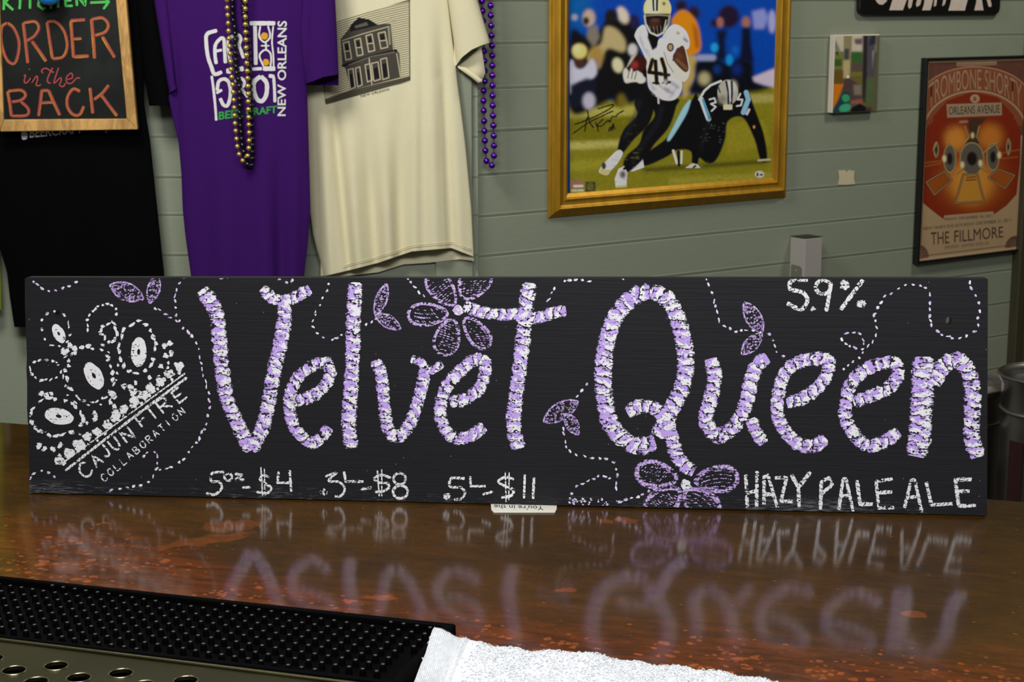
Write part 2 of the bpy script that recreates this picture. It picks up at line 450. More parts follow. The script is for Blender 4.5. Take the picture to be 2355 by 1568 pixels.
def plank_wall(name, org, dr, nrm, length, zs, ztop):
    """boards with a groove at each height of zs, as one wall mesh"""
    mb = MB(); prof = [(0, 0.0)]
    for z in sorted(zs): q = random.uniform(.35, 1.0); prof += [(z - .0022, 0), (z - .0016, -.0022 * q), (z - .0004, -.0034 * q), (z + .0006, -.0034 * q), (z + .0014, -.0006), (z + .0065, 0.0008), (z + .008, 0)]
    prof += [(ztop, 0)]
    for z, d in prof: mb.vert(org + UP * z + nrm * d); mb.vert(org + dr * length + UP * z + nrm * d)
    for i in range(len(prof) - 1): mb.face((2 * i, 2 * i + 1, 2 * i + 3, 2 * i + 2))
    k = len(mb.v); tk = -nrm * .08
    for z in (0, ztop): mb.vert(org + UP * z + tk); mb.vert(org + dr * length + UP * z + tk)
    mb.face((k, k + 2, k + 3, k + 1)); e = 2 * (len(prof) - 1)
    mb.face((0, k, k + 1, 1)); mb.face((e, e + 1, k + 3, k + 2))
    mb.face([0] + [2 * i for i in range(1, len(prof))] + [k + 2, k]); mb.face([1, k + 1, k + 3] + [2 * i + 1 for i in range(len(prof) - 1, 0, -1)])
    return mb.build(name, M_WALL, smooth=False)
zr = [1.6971, 1.6040, 1.5062, 1.4128, 1.3165, 1.2234, 1.1334]; st = .0946
zr = [zr[0] + st * k for k in range(13, 0, -1)] + zr + [zr[-1] - st * k for k in range(1, 11)]
tag(plank_wall('wall_right', C0 + WD * .012, WD, WN, 1.872, zr, 3.0), kind='structure')
zl = [1.4013, 1.3132, 1.2291, 1.1395]; st = .088
zl = [zl[0] + st * k for k in range(17, 0, -1)] + zl
tag(plank_wall('wall_left', np.array([-2.6, YL, 0]), np.array([1.0, 0, 0]), np.array([0, -1.0, 0]), 2.6 + C0[0] + .02, zl, 3.0), kind='structure')
mb = MB(); mb.box(C0 + [-.075, -.012, 0], [.083, 0, 0], [0, .02, 0], [0, 0, 3.0])
tag(mb.build('trim_1', M_TRIM, smooth=False, bevel=.003), kind='structure')
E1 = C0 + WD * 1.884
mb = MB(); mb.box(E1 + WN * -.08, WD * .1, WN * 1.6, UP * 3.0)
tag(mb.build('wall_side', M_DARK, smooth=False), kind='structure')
mb = MB(); mb.box(E1 - WD * .03 , WD * .03, WN * .03, UP * 3.0)
tag(mb.build('trim_2', M_DARK, smooth=False, bevel=.004), kind='structure')
mb = MB(); mb.box([-3, -1.5, -.05], [7, 0, 0], [0, 7.5, 0], [0, 0, .05])
tag(mb.build('floor', plain('dark_floor_boards', (70, 58, 48), .6, vscale=4), smooth=False), kind='structure')
mb = MB(); mb.box([-3, 1.2, 3.0], [7, 0, 0], [0, 5.0, 0], [0, 0, .05])
tag(mb.build('ceiling', plain('ceiling_paint', (120, 118, 110), .9), smooth=False), kind='structure')

# ------------------------------------------------------------------ bar counter
def copper():
    t = NT('patinated_copper_bar_top'); o = t.obj()
    mp = t.n('ShaderNodeMapping'); t.l(o, mp.inputs[0]); mp.inputs[2].default_value = (0, 0, A_BAR); P = mp.outputs[0]
    sp = t.n('ShaderNodeSeparateXYZ'); t.l(P, sp.inputs[0]); x, y = sp.outputs[0], sp.outputs[1]
    n1 = t.noise(P, 5, 6, .6); n2 = t.noise(P, 1.0, 6, .65, stretch=(14, 60, 14), dist=.6); n3 = t.noise(P, 45, 4, .6)
    c = t.mix(t.smooth(n1, .3, .7), lin((58, 38, 9)), lin((80, 52, 13)))
    c = t.mix(t.math('MULTIPLY', t.smooth(n2, .45, .75), .5), c, lin((94, 57, 18)))
    # worn, redder copper towards the bartender's edge and the left end
    front = t.math('MULTIPLY_ADD', y, -5.0, -.78)
    lf = t.math('MULTIPLY', t.smooth(t.math('MULTIPLY', x, -1), .02, .55), .75)
    wear = t.math('ADD', t.math('ADD', front, lf), t.math('MULTIPLY', t.math('SUBTRACT', n1, .5), 1.0))
    wm = t.smooth(wear, -.25, .45)
    red = t.mix(t.smooth(n2, .35, .7), lin((74, 36, 9)), lin((126, 64, 28)))
    c = t.mix(t.math('MULTIPLY', wm, .75), c, red)
    # bright bare flecks
    def flecks(scale, thr, seed, dens):
        mv = t.n('ShaderNodeMapping'); t.l(P, mv.inputs[0]); mv.inputs[1].default_value = (seed, seed * .7, 0); mv.inputs[3].default_value = (1, 1.15, 1)
        wv = t.n('ShaderNodeVectorMath', operation='ADD'); t.l(mv.outputs[0], wv.inputs[0])
        nz = t.n('ShaderNodeTexNoise'); t.l(P, nz.inputs[0]); nz.inputs['Scale'].default_value = scale * 1.4; nz.inputs['Detail'].default_value = 3
        sc = t.n('ShaderNodeVectorMath', operation='SCALE'); t.l(nz.outputs[1], sc.inputs[0]); sc.inputs[3].default_value = .9 / scale; t.l(sc.outputs[0], wv.inputs[1])
        vo = t.n('ShaderNodeTexVoronoi'); t.l(wv.outputs[0], vo.inputs['Vector']); vo.inputs['Scale'].default_value = scale
        cs = t.n('ShaderNodeSeparateColor'); t.l(vo.outputs['Color'], cs.inputs[0])
        r = t.math('MULTIPLY', t.smooth(t.math('ADD', cs.outputs[0], dens), .93, 1.3), thr)
        return t.smooth(t.math('SUBTRACT', r, vo.outputs['Distance']), 0.0, .04)
    clump = t.noise(P, 9, 3, .6)
    dens = t.math('MULTIPLY', t.math('MULTIPLY', t.smooth(wear, -.25, .55), t.smooth(clump, .36, .6)), .36)
    dens = t.math('ADD', dens, .07)
    f1 = flecks(62, .45, 3.1, dens); f2 = flecks(130, .5, 9.7, t.math('ADD', dens, .03)); f3 = flecks(26, .42, 5.3, t.math('ADD', dens, -.16))
    fl = t.math('MAXIMUM', t.math('MAXIMUM', f1, f2), f3)
    def stain(cx, cy, rx, ry, rot):
        m2 = t.n('ShaderNodeMapping', vector_type='TEXTURE'); t.l(P, m2.inputs[0]); m2.inputs[1].default_value = (cx, cy, 0); m2.inputs[2].default_value = (0, 0, rot); m2.inputs[3].default_value = (rx, ry, 1)
        s2 = t.n('ShaderNodeSeparateXYZ'); t.l(m2.outputs[0], s2.inputs[0]); q = t.math('SQRT', t.math('ADD', t.math('POWER', s2.outputs[0], 2.0), t.math('POWER', s2.outputs[1], 2.0)))
        return t.math('SUBTRACT', 1.0, t.smooth(t.math('ADD', q, t.math('ADD', t.math('MULTIPLY', t.math('SUBTRACT', n1, .5), 1.2), t.math('MULTIPLY', t.math('SUBTRACT', n3, .5), 2.2))), .7, .9))
    def rot_xy(u, v):
        q = onz(u, v, ZC) - np.array([0, 1.9, ZC]); return q[0] * math.cos(A_BAR) - q[1] * math.sin(A_BAR), q[0] * math.sin(A_BAR) + q[1] * math.cos(A_BAR)
    for (u, v, rx, ry, rt) in ((528, 1208, .045, .030, .95), (470, 1242, .07, .022, .8), (1302, 1357, .018, .012, .2), (2097, 1412, .017, .010, .3), (880, 1372, .024, .012, .1), (1440, 1195, .022, .012, -.4), (1395, 1199, .016, .008, -.5)):
        fl = t.math('MAXIMUM', fl, t.math('MULTIPLY', stain(*rot_xy(u, v), rx, ry, rt), (.4 if u < 600 else .62)))
    pink = t.mix(n3, lin((136, 72, 34)), lin((176, 100, 60)))
    c = t.mix(t.math('MULTIPLY', fl, .8), c, pink)
    f9 = t.noise(P, 260, 3, .6); mt = t.noise(P, 1.0, 5, .65, stretch=(26, 70, 26), dist=.8)
    sh = t.math('ADD', t.math('MULTIPLY', t.math('SUBTRACT', f9, .5), .7), t.math('MULTIPLY', t.math('SUBTRACT', mt, .5), 1.1))
    hs_ = t.n('ShaderNodeHueSaturation'); t.l(c, hs_.inputs['Color']); t.l(t.math('ADD', .84, sh), hs_.inputs['Value']); hs_.inputs['Saturation'].default_value = 1.06; c = hs_.outputs[0]
    t.set(Base_Color=c, Roughness=.55, Metallic=.0, Specular_IOR_Level=.12, Coat_Weight=1.0, Coat_Roughness=t.math('MULTIPLY_ADD', n1, .15, .04), Coat_IOR=1.29)
    t.bump(n2, .05, .002); return t.m
M_COP = copper()
far0 = onz(0, 968, ZC)
PF = far0 + BPER * 0; 
def bar_pt(a, b, z): return np.array([PF[0], PF[1], 0]) + BDIR * a - BPER * b + UP * z     # a along the far edge, b towards the bartender
BW = 1.12
bar = thing('bar_counter', (0, 1.9, 0), 'long patinated brown copper bar counter the black drinks sign stands on', 'bar counter')
mb = MB(); mb.box(bar_pt(-1.6, 0, ZC - .045), BDIR * 4.2, -BPER * BW, UP * .045)
mb.build('bar_top', M_COP, bar, origin=np.array([0, 1.9, ZC]), bevel=.008)
mb = MB(); mb.box(bar_pt(-1.5, .22, 0), BDIR * 4.0, -BPER * (BW - .3), UP * (ZC - .045))
mb.build('bar_front', plain('dark_stained_wood', (48, 32, 22), .5), bar, smooth=False)

# ------------------------------------------------------------------ the drinks sign
bl, br = onz(68, 1133, ZC + .0014), onz(2270, 1185, ZC + .0014)
ev = (br - bl) / np.linalg.norm(br - bl)
SL = math.radians(3.0); bk = np.array([-ev[1], ev[0], 0]); BU = UP * math.cos(SL) + bk * math.sin(SL); BN = np.cross(ev, BU); BN = BN if BN[1] < 0 else -BN
def bd(u, v, h): return hit(u, v, bl + BN * h, BN)
top_v = lambda u: 638 + (u - 57) * 2 / 2215 + 1.5
bot_v = lambda u: 1133 + (u - 68) * 52 / 2202 - 1.5
VC = (top_v, bot_v)
def board_paint():
    t = NT('black_chalkboard_paint'); o = t.obj()
    st = t.noise(o, 1.0, 4, .6, stretch=(9, 9, 330)); f = t.noise(o, 160, 3); big = t.noise(o, 4, 3)
    sc = t.noise(o, 1.0, 5, .7, stretch=(60, 60, 700))
    c = t.mix(st, lin((19, 19, 22)), lin((28, 28, 32)))
    sep = t.n('ShaderNodeSeparateXYZ'); t.l(o, sep.inputs[0])
    # chalky scuffs along the foot of the board
    low = t.math('MULTIPLY', t.math('SUBTRACT', 1, t.smooth(sep.outputs[2], .004, .022)), t.smooth(t.math('MULTIPLY', sc, t.math('ADD', big, .4)), .50, .62))
    c = t.mix(t.math('MULTIPLY', low, .35), c, lin((150, 150, 155)))
    spk = t.n('ShaderNodeTexVoronoi'); t.l(o, spk.inputs['Vector']); spk.inputs['Scale'].default_value = 85
    cs = t.n('ShaderNodeSeparateColor'); t.l(spk.outputs['Color'], cs.inputs[0])
    dot = t.math('MULTIPLY', t.math('LESS_THAN', spk.outputs['Distance'], .055), t.math('GREATER_THAN', cs.outputs[0], .82))
    c = t.mix(t.math('MULTIPLY', dot, .6), c, lin((150, 150, 155)))
    t.set(Base_Color=c, Roughness=.55, Specular_IOR_Level=.32); t.bump(st, .35, .0010); return t.m
M_BOARD = board_paint()
sign = thing('chalk_sign', (bl + br) / 2, 'wide black board with chalked lilac lettering standing upright on the copper bar', 'sign')
# board plate with two screw holes
outl = [(68, 1133), (2270, 1185)] + [(2270 + 2 * (1185 - v) / 548, v) for v in (1000, 800)] + [(2272, 643), (2269, 640), (62, 638), (57, 640)]
for v in (700, 760, 820, 850, 880, 940, 1000, 1060, 1100):
    outl.append((57 + 11 * (v - 635) / 498 + random.uniform(-1.6, 1.6), v))
def plate(name, outline, holes, fn, thick, mat, parent, nrm, top=0.0, smooth=False):
    ccw = lambda P: P if sum(a[0] * b[1] - b[0] * a[1] for a, b in zip(P, list(P[1:]) + [P[0]])) > 0 else list(P)[::-1]
    outline = ccw(list(outline)); holes = [ccw(list(h)) for h in holes]
    pts = [Vector(p) for p in outline]; fc = [list(range(len(pts)))]
    for h in holes: fc.append(list(range(len(pts), len(pts) + len(h)))); pts += [Vector(p) for p in h]
    vs, es, fs, ov, oe, of = delaunay_2d_cdt(pts, [], fc, 0, 1e-7)
    keep = [f for f, o in zip(fs, of) if 0 in o and not any(k in o for k in range(1, len(fc)))]
    mb = MB(); a = [mb.vert(fn(p[0], p[1], top)) for p in vs]; b = [mb.vert(np.array(mb.v[k]) - np.array(nrm) * thick) for k in a]
    cnt = {}
    for f in keep:
        mb.face([a[i] for i in f]); mb.face([b[i] for i in f[::-1]])
        for i in range(len(f)): e = (f[i], f[(i + 1) % len(f)]); cnt[e] = 1
    for (i, j) in list(cnt):
        if (j, i) not in cnt: mb.face((a[j], a[i], b[i], b[j]))
    return mb.build(name, mat, parent, smooth=smooth)
def ring(c, rx, ry, n=16): return [(c[0] + rx * math.cos(2 * math.pi * k / n), c[1] + ry * math.sin(2 * math.pi * k / n)) for k in range(n)]
plate('board', outl, [ring((2182, 738), 6.5, 10), ring((133, 722), 6, 8)], bd, .018, M_BOARD, sign, BN)

LILAC = lin((198, 168, 240)); CW = lin((242, 241, 244))
M_TITLE = chalk('lilac_and_white_chalk', LILAC, CW, gap=.417, edge=.15, period=22)
M_WHITE = chalk('white_chalk', CW, None, gap=.425, edge=.12, period=10)
M_WDOT = chalk('white_chalk_dab', CW, None, gap=.405, edge=.10, bars=False)
M_LDOT = chalk('pale_lilac_chalk', lin((205, 180, 228)), CW, gap=.37, edge=.06, bars=False)
M_PET = chalk('lilac_petal_chalk', lin((182, 150, 215)), lin((215, 195, 235)), gap=.455, edge=.12, period=8, bars=False)
M_LEAF = chalk('rubbed_lilac_chalk', lin((168, 136, 202)), lin((214, 196, 232)), gap=.43, edge=.08, bars=False)

TITLE = [
 ([(463, 666), (484, 694), (499, 725), (504, 774), (509, 834), (518, 899), (531, 941), (556, 995), (577, 1036)], 38),
 ([(577, 1036), (606, 977), (620, 913), (631, 849), (645, 790), (654, 730), (652, 700)], 37),
 ([(602, 663), (624, 684), (649, 692), (677, 684), (713, 664)], 30),
 ([(672, 924), (716, 911), (748, 886), (760, 852), (748, 834), (716, 842), (684, 870), (667, 910), (667, 952), (684, 992), (716, 1018), (740, 1004), (757, 982)], 31),
 ([(818, 649), (813, 727), (811, 820), (806, 906), (802, 977), (809, 1030)], 37),
 ([(863, 828), (877, 863), (884, 934), (892, 984), (913, 1005), (941, 977), (960, 927), (973, 875), (977, 848)], 32),
 ([(945, 826), (966, 832), (988, 852), (1018, 836)], 22),
 ([(1034, 924), (1069, 918), (1101, 894), (1115, 860), (1114, 830), (1088, 829), (1055, 856), (1030, 884), (1016, 918), (1013, 957), (1024, 988), (1048, 1008), (1082, 1002), (1114, 980)], 32),
 ([(1218, 650), (1211, 697), (1206, 746), (1197, 830), (1187, 907), (1181, 964), (1185, 1003), (1194, 1032)], 38),
 ([(1067, 702), (1103, 716), (1149, 723), (1184, 723), (1233, 731), (1272, 719), (1302, 714)], 30),
 ([(1497, 668), (1453, 685), (1414, 731), (1394, 792), (1387, 865), (1392, 926), (1405, 976), (1436, 1012), (1470, 1026), (1507, 1016)], 44),
 ([(1497, 668), (1530, 684), (1552, 716), (1570, 773), (1577, 830), (1572, 880), (1553, 924), (1530, 968), (1510, 1003)], 42),
 ([(1442, 949), (1472, 934), (1507, 940), (1530, 966), (1545, 1003), (1554, 1041), (1574, 1070), (1597, 1083)], 36),
 ([(1634, 824), (1643, 862), (1636, 911), (1623, 957), (1630, 984), (1652, 1002), (1683, 985), (1704, 955), (1719, 915), (1730, 865), (1742, 838), (1766, 822)], 38),
 ([(1727, 962), (1738, 992), (1757, 1020)], 32),
 ([(1809, 928), (1845, 916), (1879, 892), (1901, 862), (1905, 830), (1872, 825), (1826, 838), (1800, 868), (1789, 918), (1789, 957), (1807, 993), (1839, 1022), (1876, 1024), (1898, 1006)], 34),
 ([(1962, 924), (2004, 910), (2048, 888), (2066, 858), (2058, 834), (2031, 834), (1987, 852), (1957, 882), (1945, 926), (1946, 966), (1970, 1006), (1997, 1024), (2034, 1015), (2068, 993)], 34),
 ([(2123, 820), (2122, 888), (2118, 945), (2115, 1003), (2106, 1050)], 56),
 ([(2149, 885), (2161, 852), (2184, 832), (2208, 830), (2228, 857), (2237, 903), (2236, 953), (2235, 1003), (2248, 1052)], 42)]
mb = MB()
for i, (p, w) in enumerate(TITLE): ribbon(mb, p, w, bd, .0003 + i * 2.5e-5, step=4, jit=.07, taper=.7, vclip=VC, cross=7)
mb.build('title_lettering', M_TITLE, sign, fix=False)['label'] = 'hatched lilac and white chalk words Velvet Queen'

def strokes(lst, w, name, mat, lab, extra=None, curve=()):
    mb = MB()
    for i, p in enumerate(lst): ribbon(mb, p, (w if len(p) > 2 or abs(p[0][1] - p[1][1]) < 56 or w > 7 else w * .55) * random.uniform(.92, 1.1), bd, .0003 + (i % 6) * 2e-5, step=2.5, jit=.16, taper=.8, vclip=VC, curve=i in curve, cross=3)
    for c, r in extra or []: blob(mb, c, r, bd, .0003, n=12, vclip=VC, jit=.2)
    mb.build(name, mat, sign, fix=False)['label'] = lab
circ = lambda c, rx, ry: ring(c, rx, ry, 12) + [(c[0] + rx, c[1])]
PR = [[(516, 1085), (488, 1088), (486, 1106), (504, 1108), (510, 1122), (494, 1137), (474, 1134)], circ((525, 1097), 9, 8), [(540, 1090), (557, 1091), (541, 1104), (562, 1103)], [(557, 1121), (576, 1120)],
 [(620, 1098), (606, 1092), (598, 1102), (612, 1113), (624, 1122), (614, 1134), (590, 1131)], [(600, 1074), (604, 1141)], [(608, 1077), (609, 1139)], [(641, 1084), (638, 1110), (672, 1110)], [(666, 1081), (670, 1131)],
 [(748, 1096), (774, 1086), (756, 1105), (780, 1108), (793, 1124), (784, 1140), (770, 1141)], [(791, 1084), (795, 1107), (836, 1107)], [(830, 1125), (855, 1121)],
 [(899, 1099), (878, 1092), (861, 1100), (870, 1109), (890, 1111), (894, 1121), (880, 1130), (863, 1131)], [(868, 1081), (872, 1141)], [(878, 1079), (878, 1141)], circ((919, 1101), 14, 13), circ((921, 1131), 17, 15),
 [(1069, 1100), (1038, 1100), (1036, 1119), (1060, 1121), (1069, 1133), (1062, 1146), (1044, 1149)], [(1081, 1095), (1083, 1118), (1117, 1118)], [(1110, 1137), (1134, 1130)],
 [(1182, 1102), (1162, 1097), (1146, 1107), (1160, 1117), (1180, 1126), (1176, 1139), (1153, 1144)], [(1162, 1083), (1164, 1154)], [(1171, 1086), (1170, 1150)], [(1207, 1091), (1205, 1146)], [(1228, 1098), (1226, 1147)]]
for sl, ex in ((slice(0, 9), []), (slice(9, 16), [((744, 1131), 9)]), (slice(16, 19), [((1028, 1141), 9)]), (slice(19, 99), [])):
    k0 = sl.start; strokes(PR[sl], 6.8, 'price_lettering', M_WHITE, ('white chalk 5oz - $4', 'white chalk .3L - $8', 'white chalk .5L -', 'white chalk $11')[(k0 > 0) + (k0 > 9) + (k0 > 16)], ex, curve=[c - k0 for c in (0, 1, 4, 9, 12, 15, 16, 17, 20, 14)])
HZ = [[(1715, 1091), (1719, 1167)], [(1741, 1083), (1740, 1167)], [(1717, 1133), (1740, 1129)], [(1757, 1160), (1757, 1096), (1766, 1092), (1788, 1167)], [(1759, 1136), (1778, 1137)], [(1782, 1099), (1809, 1098), (1796, 1152), (1824, 1153)],
 [(1820, 1091), (1836, 1121), (1864, 1085)], [(1836, 1121), (1838, 1166)], [(1887, 1172), (1889, 1108), (1906, 1098), (1914, 1114), (1887, 1138)], [(1929, 1172), (1939, 1100), (1946, 1102), (1962, 1176)], [(1931, 1140), (1952, 1140)],
 [(1971, 1104), (1978, 1160), (2008, 1159)], [(2053, 1101), (2015, 1107), (2021, 1168), (2057, 1167)], [(2018, 1133), (2052, 1131)], [(2080, 1168), (2096, 1104), (2104, 1104), (2120, 1178)], [(2088, 1144), (2112, 1141)],
 [(2130, 1108), (2142, 1161), (2191, 1158)], [(2235, 1102), (2197, 1103), (2205, 1163), (2245, 1162)], [(2196, 1130), (2230, 1129)]]
strokes(HZ, 9.5, 'style_lettering', M_WHITE, 'white chalk words HAZY PALE ALE')
PC = [[(1858, 644), (1822, 645), (1817, 664), (1845, 672), (1857, 690), (1842, 711), (1810, 697)], circ((1893, 660), 17, 16), [(1912, 648), (1907, 680), (1900, 716)], [(1985, 643), (1933, 712)]]
strokes(PC, 11, 'strength_lettering', M_WHITE, 'white chalk 5.9 percent', [((1870, 710), 6), ((1943, 656), 12), ((1981, 698), 11)], curve=(0, 1))

# brewery crown, lower left
mb = MB()
for c, rx, ry, a in (((135, 767), 13, 24, -28), ((216, 864), 19, 34, -28), ((319, 809), 18, 35, 2), ((135, 957), 34, 19, 12)):
    R = math.radians(a)
    # a chalk oval with a dark eye left bare
    P = [np.array(ring((0, 0), k, k, 22)) * [rx, ry] for k in (1.0, .6, .2)]
    ids = []
    for q in P:
        row = []
        for x, y in q:
            x, y = x * random.uniform(.93, 1.05), y * random.uniform(.95, 1.03)
            row.append(mb.vert(bd(c[0] + x * math.cos(R) - y * math.sin(R), c[1] + x * math.sin(R) + y * math.cos(R), .0003), (x * 2, .3), 0.01))
        ids.append(row)
    for A, B in zip(ids, ids[1:]):
        for k in range(22): mb.face((A[k], A[(k + 1) % 22], B[(k + 1) % 22], B[k]))
ell = lambda c, rx, ry, a=0, n=14: [(c[0] + rx * math.cos(t) * math.cos(a) - ry * math.sin(t) * math.sin(a), c[1] + rx * math.cos(t) * math.sin(a) + ry * math.sin(t) * math.cos(a)) for t in np.linspace(0, 2 * math.pi, n)[:-1]]
dots(mb, ell((128, 757), 32, 42, -.3), bd, .0003, 4.5, 18, closed=True)
dots(mb, ell((207, 863), 53, 64, -.2), bd, .0003, 6, 14, closed=True, jit=4); dots(mb, ell((207, 863), 63, 74, -.2), bd, .0003, 4, 27, closed=True, jit=5)
dots(mb, ell((316, 800), 42, 60), bd, .0003, 6.5, 18, closed=True, jit=3); dots(mb, ell((130, 959), 60, 42, .1), bd, .0003, 6.5, 18, closed=True, jit=3)
dots(mb, ell((105, 850), 34, 24), bd, .0003, 5, 13, closed=True)
dots(mb, [(202, 764), (203, 735), (218, 711), (240, 700), (263, 704), (269, 730)], bd, .0003, 5, 12)
dots(mb, [(240, 780), (232, 762), (246, 745), (262, 745), (268, 762), (262, 782), (245, 788)], bd, .0003, 6, 10)
for c in ((95, 905), (108, 912), (118, 905), (90, 1025), (102, 1032), (122, 1032), (140, 1022), (378, 795), (390, 790), (395, 812), (380, 818), (370, 842), (386, 846), (255, 925), (262, 912), (300, 890), (305, 900), (285, 888), (312, 880), (160, 795), (150, 808), (172, 800), (220, 955), (200, 972), (218, 950), (258, 905)):
    blob(mb, c, random.uniform(5, 9), bd, .00032, jit=.4)
P = np.linspace(0, 1, 14)
for t in P: blob(mb, (139 + 272 * t + RNG.uniform(-2, 2), 1056 - 213 * t + RNG.uniform(-2, 2)), random.uniform(11, 15), bd, .00034, n=11, jit=.35)
for t in np.linspace(0, .97, 16): blob(mb, (150 + 272 * t + RNG.uniform(-5, 5), 1064 - 215 * t + RNG.uniform(-5, 5)), random.uniform(3, 6), bd, .00036, jit=.4)
for t in np.linspace(.05, .95, 7): blob(mb, (128 + 272 * t + RNG.uniform(-6, 6), 1044 - 215 * t + RNG.uniform(-6, 6)), random.uniform(3, 7), bd, .00036, jit=.4)
mb.build('crown_drawing', M_WDOT, sign, fix=False)['label'] = 'white chalk dotted crown of ovals'
mb = MB()
ribbon(mb, [(142, 1066), (426, 858)], 4, bd, .0004, step=3, jit=.3, cross=3); ribbon(mb, [(150, 1082), (300, 965), (430, 868)], 7, bd, .0004, step=3, jit=.25, cross=3)
a = math.radians(-38)
for ch, c, w, h_ in (('C', (195, 1080), 36, 40), ('A', (222, 1058), 26, 34), ('J', (241, 1036), 26, 36), ('U', (264, 1020), 26, 36), ('N', (293, 1000), 30, 38), ('F', (327, 964), 30, 34), ('I', (352, 948), 22, 38), ('R', (377, 930), 34, 38), ('E', (412, 908), 32, 36)):
    letter(mb, ch, c, w * .82, h_ * .84, a, 5.6, bd, .0004)
for k, ch in enumerate('COLLABORATION'):
    t = k / 12; letter(mb, ch, (239 + 178 * t, 1098 - 152 * t), 12.5 - 1 * t, 17, math.radians(-40), 3.4, bd, .0004)
mb.build('brewery_lettering', M_WHITE, sign, fix=False)['label'] = 'slanted white chalk words CAJUN FIRE COLLABORATION'

def petal(c, d, hl, hw, n=22):
    d = np.array(d, float); d /= np.linalg.norm(d); q = np.array([-d[1], d[0]])
    out = []
    for k in range(n):
        t = 2 * math.pi * k / n; x = math.cos(t); wv = math.sin(t) * (1 + .25 * x)
        out.append(tuple(np.array(c) + d * hl * x + q * hw * wv))
    return out
def flower(name, ctr, petals, lab, pw=8.5):
    mb = MB()
    for c, d, hl, hw in petals:
        ribbon(mb, petal(c, d, hl, hw), pw, bd, .00032, step=4, closed=True, jit=.15, vclip=VC, cross=3)
        d = np.array(d, float); d /= np.linalg.norm(d)
        # hatching inside the petal
        x = -hl * .7
        while x < hl * .75:
            w = hw * math.sqrt(max(0, 1 - (x / hl) ** 2)) * .72; q = np.array(c) + d * x; nn = np.array([-d[1], d[0]])
            for yy in np.arange(-w, w, 9):
                p0 = q + nn * yy; dots_len = random.uniform(3, 6)
                if top_v(p0[0]) + 3 < p0[1] < bot_v(p0[0]) - 3 and random.random() < .72:
                    blob(mb, p0, dots_len, bd, .0003, n=7, ry=1.6, rot=random.uniform(-.25, .25) + math.atan2(d[1], d[0]) * .2, vclip=VC)
            x += 5.5
    fl = mb.build(name, M_PET, sign, fix=False); fl['label'] = lab
    m2 = MB(); blob(m2, ctr, 13, bd, .00037, n=14, jit=.15)
    m2.build('flower_centre', M_WDOT if ctr[1] > 1000 else M_LDOT, fl, fix=False)
flower('flower_drawing', (1053, 714), [((1016, 664), (-.6, -.8), 46, 26), ((1090, 646), (.5, -.86), 46, 34), ((984, 723), (-1, .03), 45, 24), ((1029, 775), (-.3, 1), 42, 27), ((1096, 765), (.62, .78), 42, 22)], 'lilac chalk flower by the crossbar of the t')
flower('flower_drawing', (1577, 1114), [((1510, 1092), (-1, -.2), 46, 27), ((1648, 1102), (1, -.1), 48, 27), ((1526, 1156), (-.75, .6), 46, 30), ((1612, 1158), (.75, .6), 46, 30)], 'lilac chalk flower cut off by the foot of the board', 13)
def leaf(p, q, hw):
    mb = MB(); p, q = np.array(p, float), np.array(q, float); d = q - p; nn = np.array([-d[1], d[0]]) / np.linalg.norm(d)
    side = lambda k: [tuple(p + d * t + nn * k * hw * math.sin(math.pi * t) ** .8) for t in np.linspace(0, 1, 9)]
    ribbon(mb, side(1), 4.5, bd, .0003, step=3, jit=.4, vclip=VC, cross=3); ribbon(mb, side(-1), 4.5, bd, .00033, step=3, jit=.4, vclip=VC, cross=3)
    for _ in range(int(np.linalg.norm(d) * hw / 17)):
        t = random.uniform(.08, .92); z = p + d * t + nn * random.uniform(-.85, .85) * hw * math.sin(math.pi * t) ** .8
        if top_v(z[0]) + 2 < z[1] < bot_v(z[0]) - 2: blob(mb, z, random.uniform(1.6, 3.6), bd, .00031, n=7, ry=random.uniform(1.2, 2.2), rot=random.uniform(-.6, .6), vclip=VC, jit=.5)
    mb.build('leaf_drawing', M_LEAF, sign, fix=False)
for p, q, w in (((252, 655), (331, 687), 20), ((344, 698), (362, 632), 14), ((863, 725), (890, 652), 13), ((862, 722), (922, 756), 14), ((1711, 694), (1754, 766), 18), ((1753, 766), (1705, 815), 15), ((1249, 970), (1330, 922), 20), ((1300, 950), (1330, 1000), 14)): leaf(p, q, w)
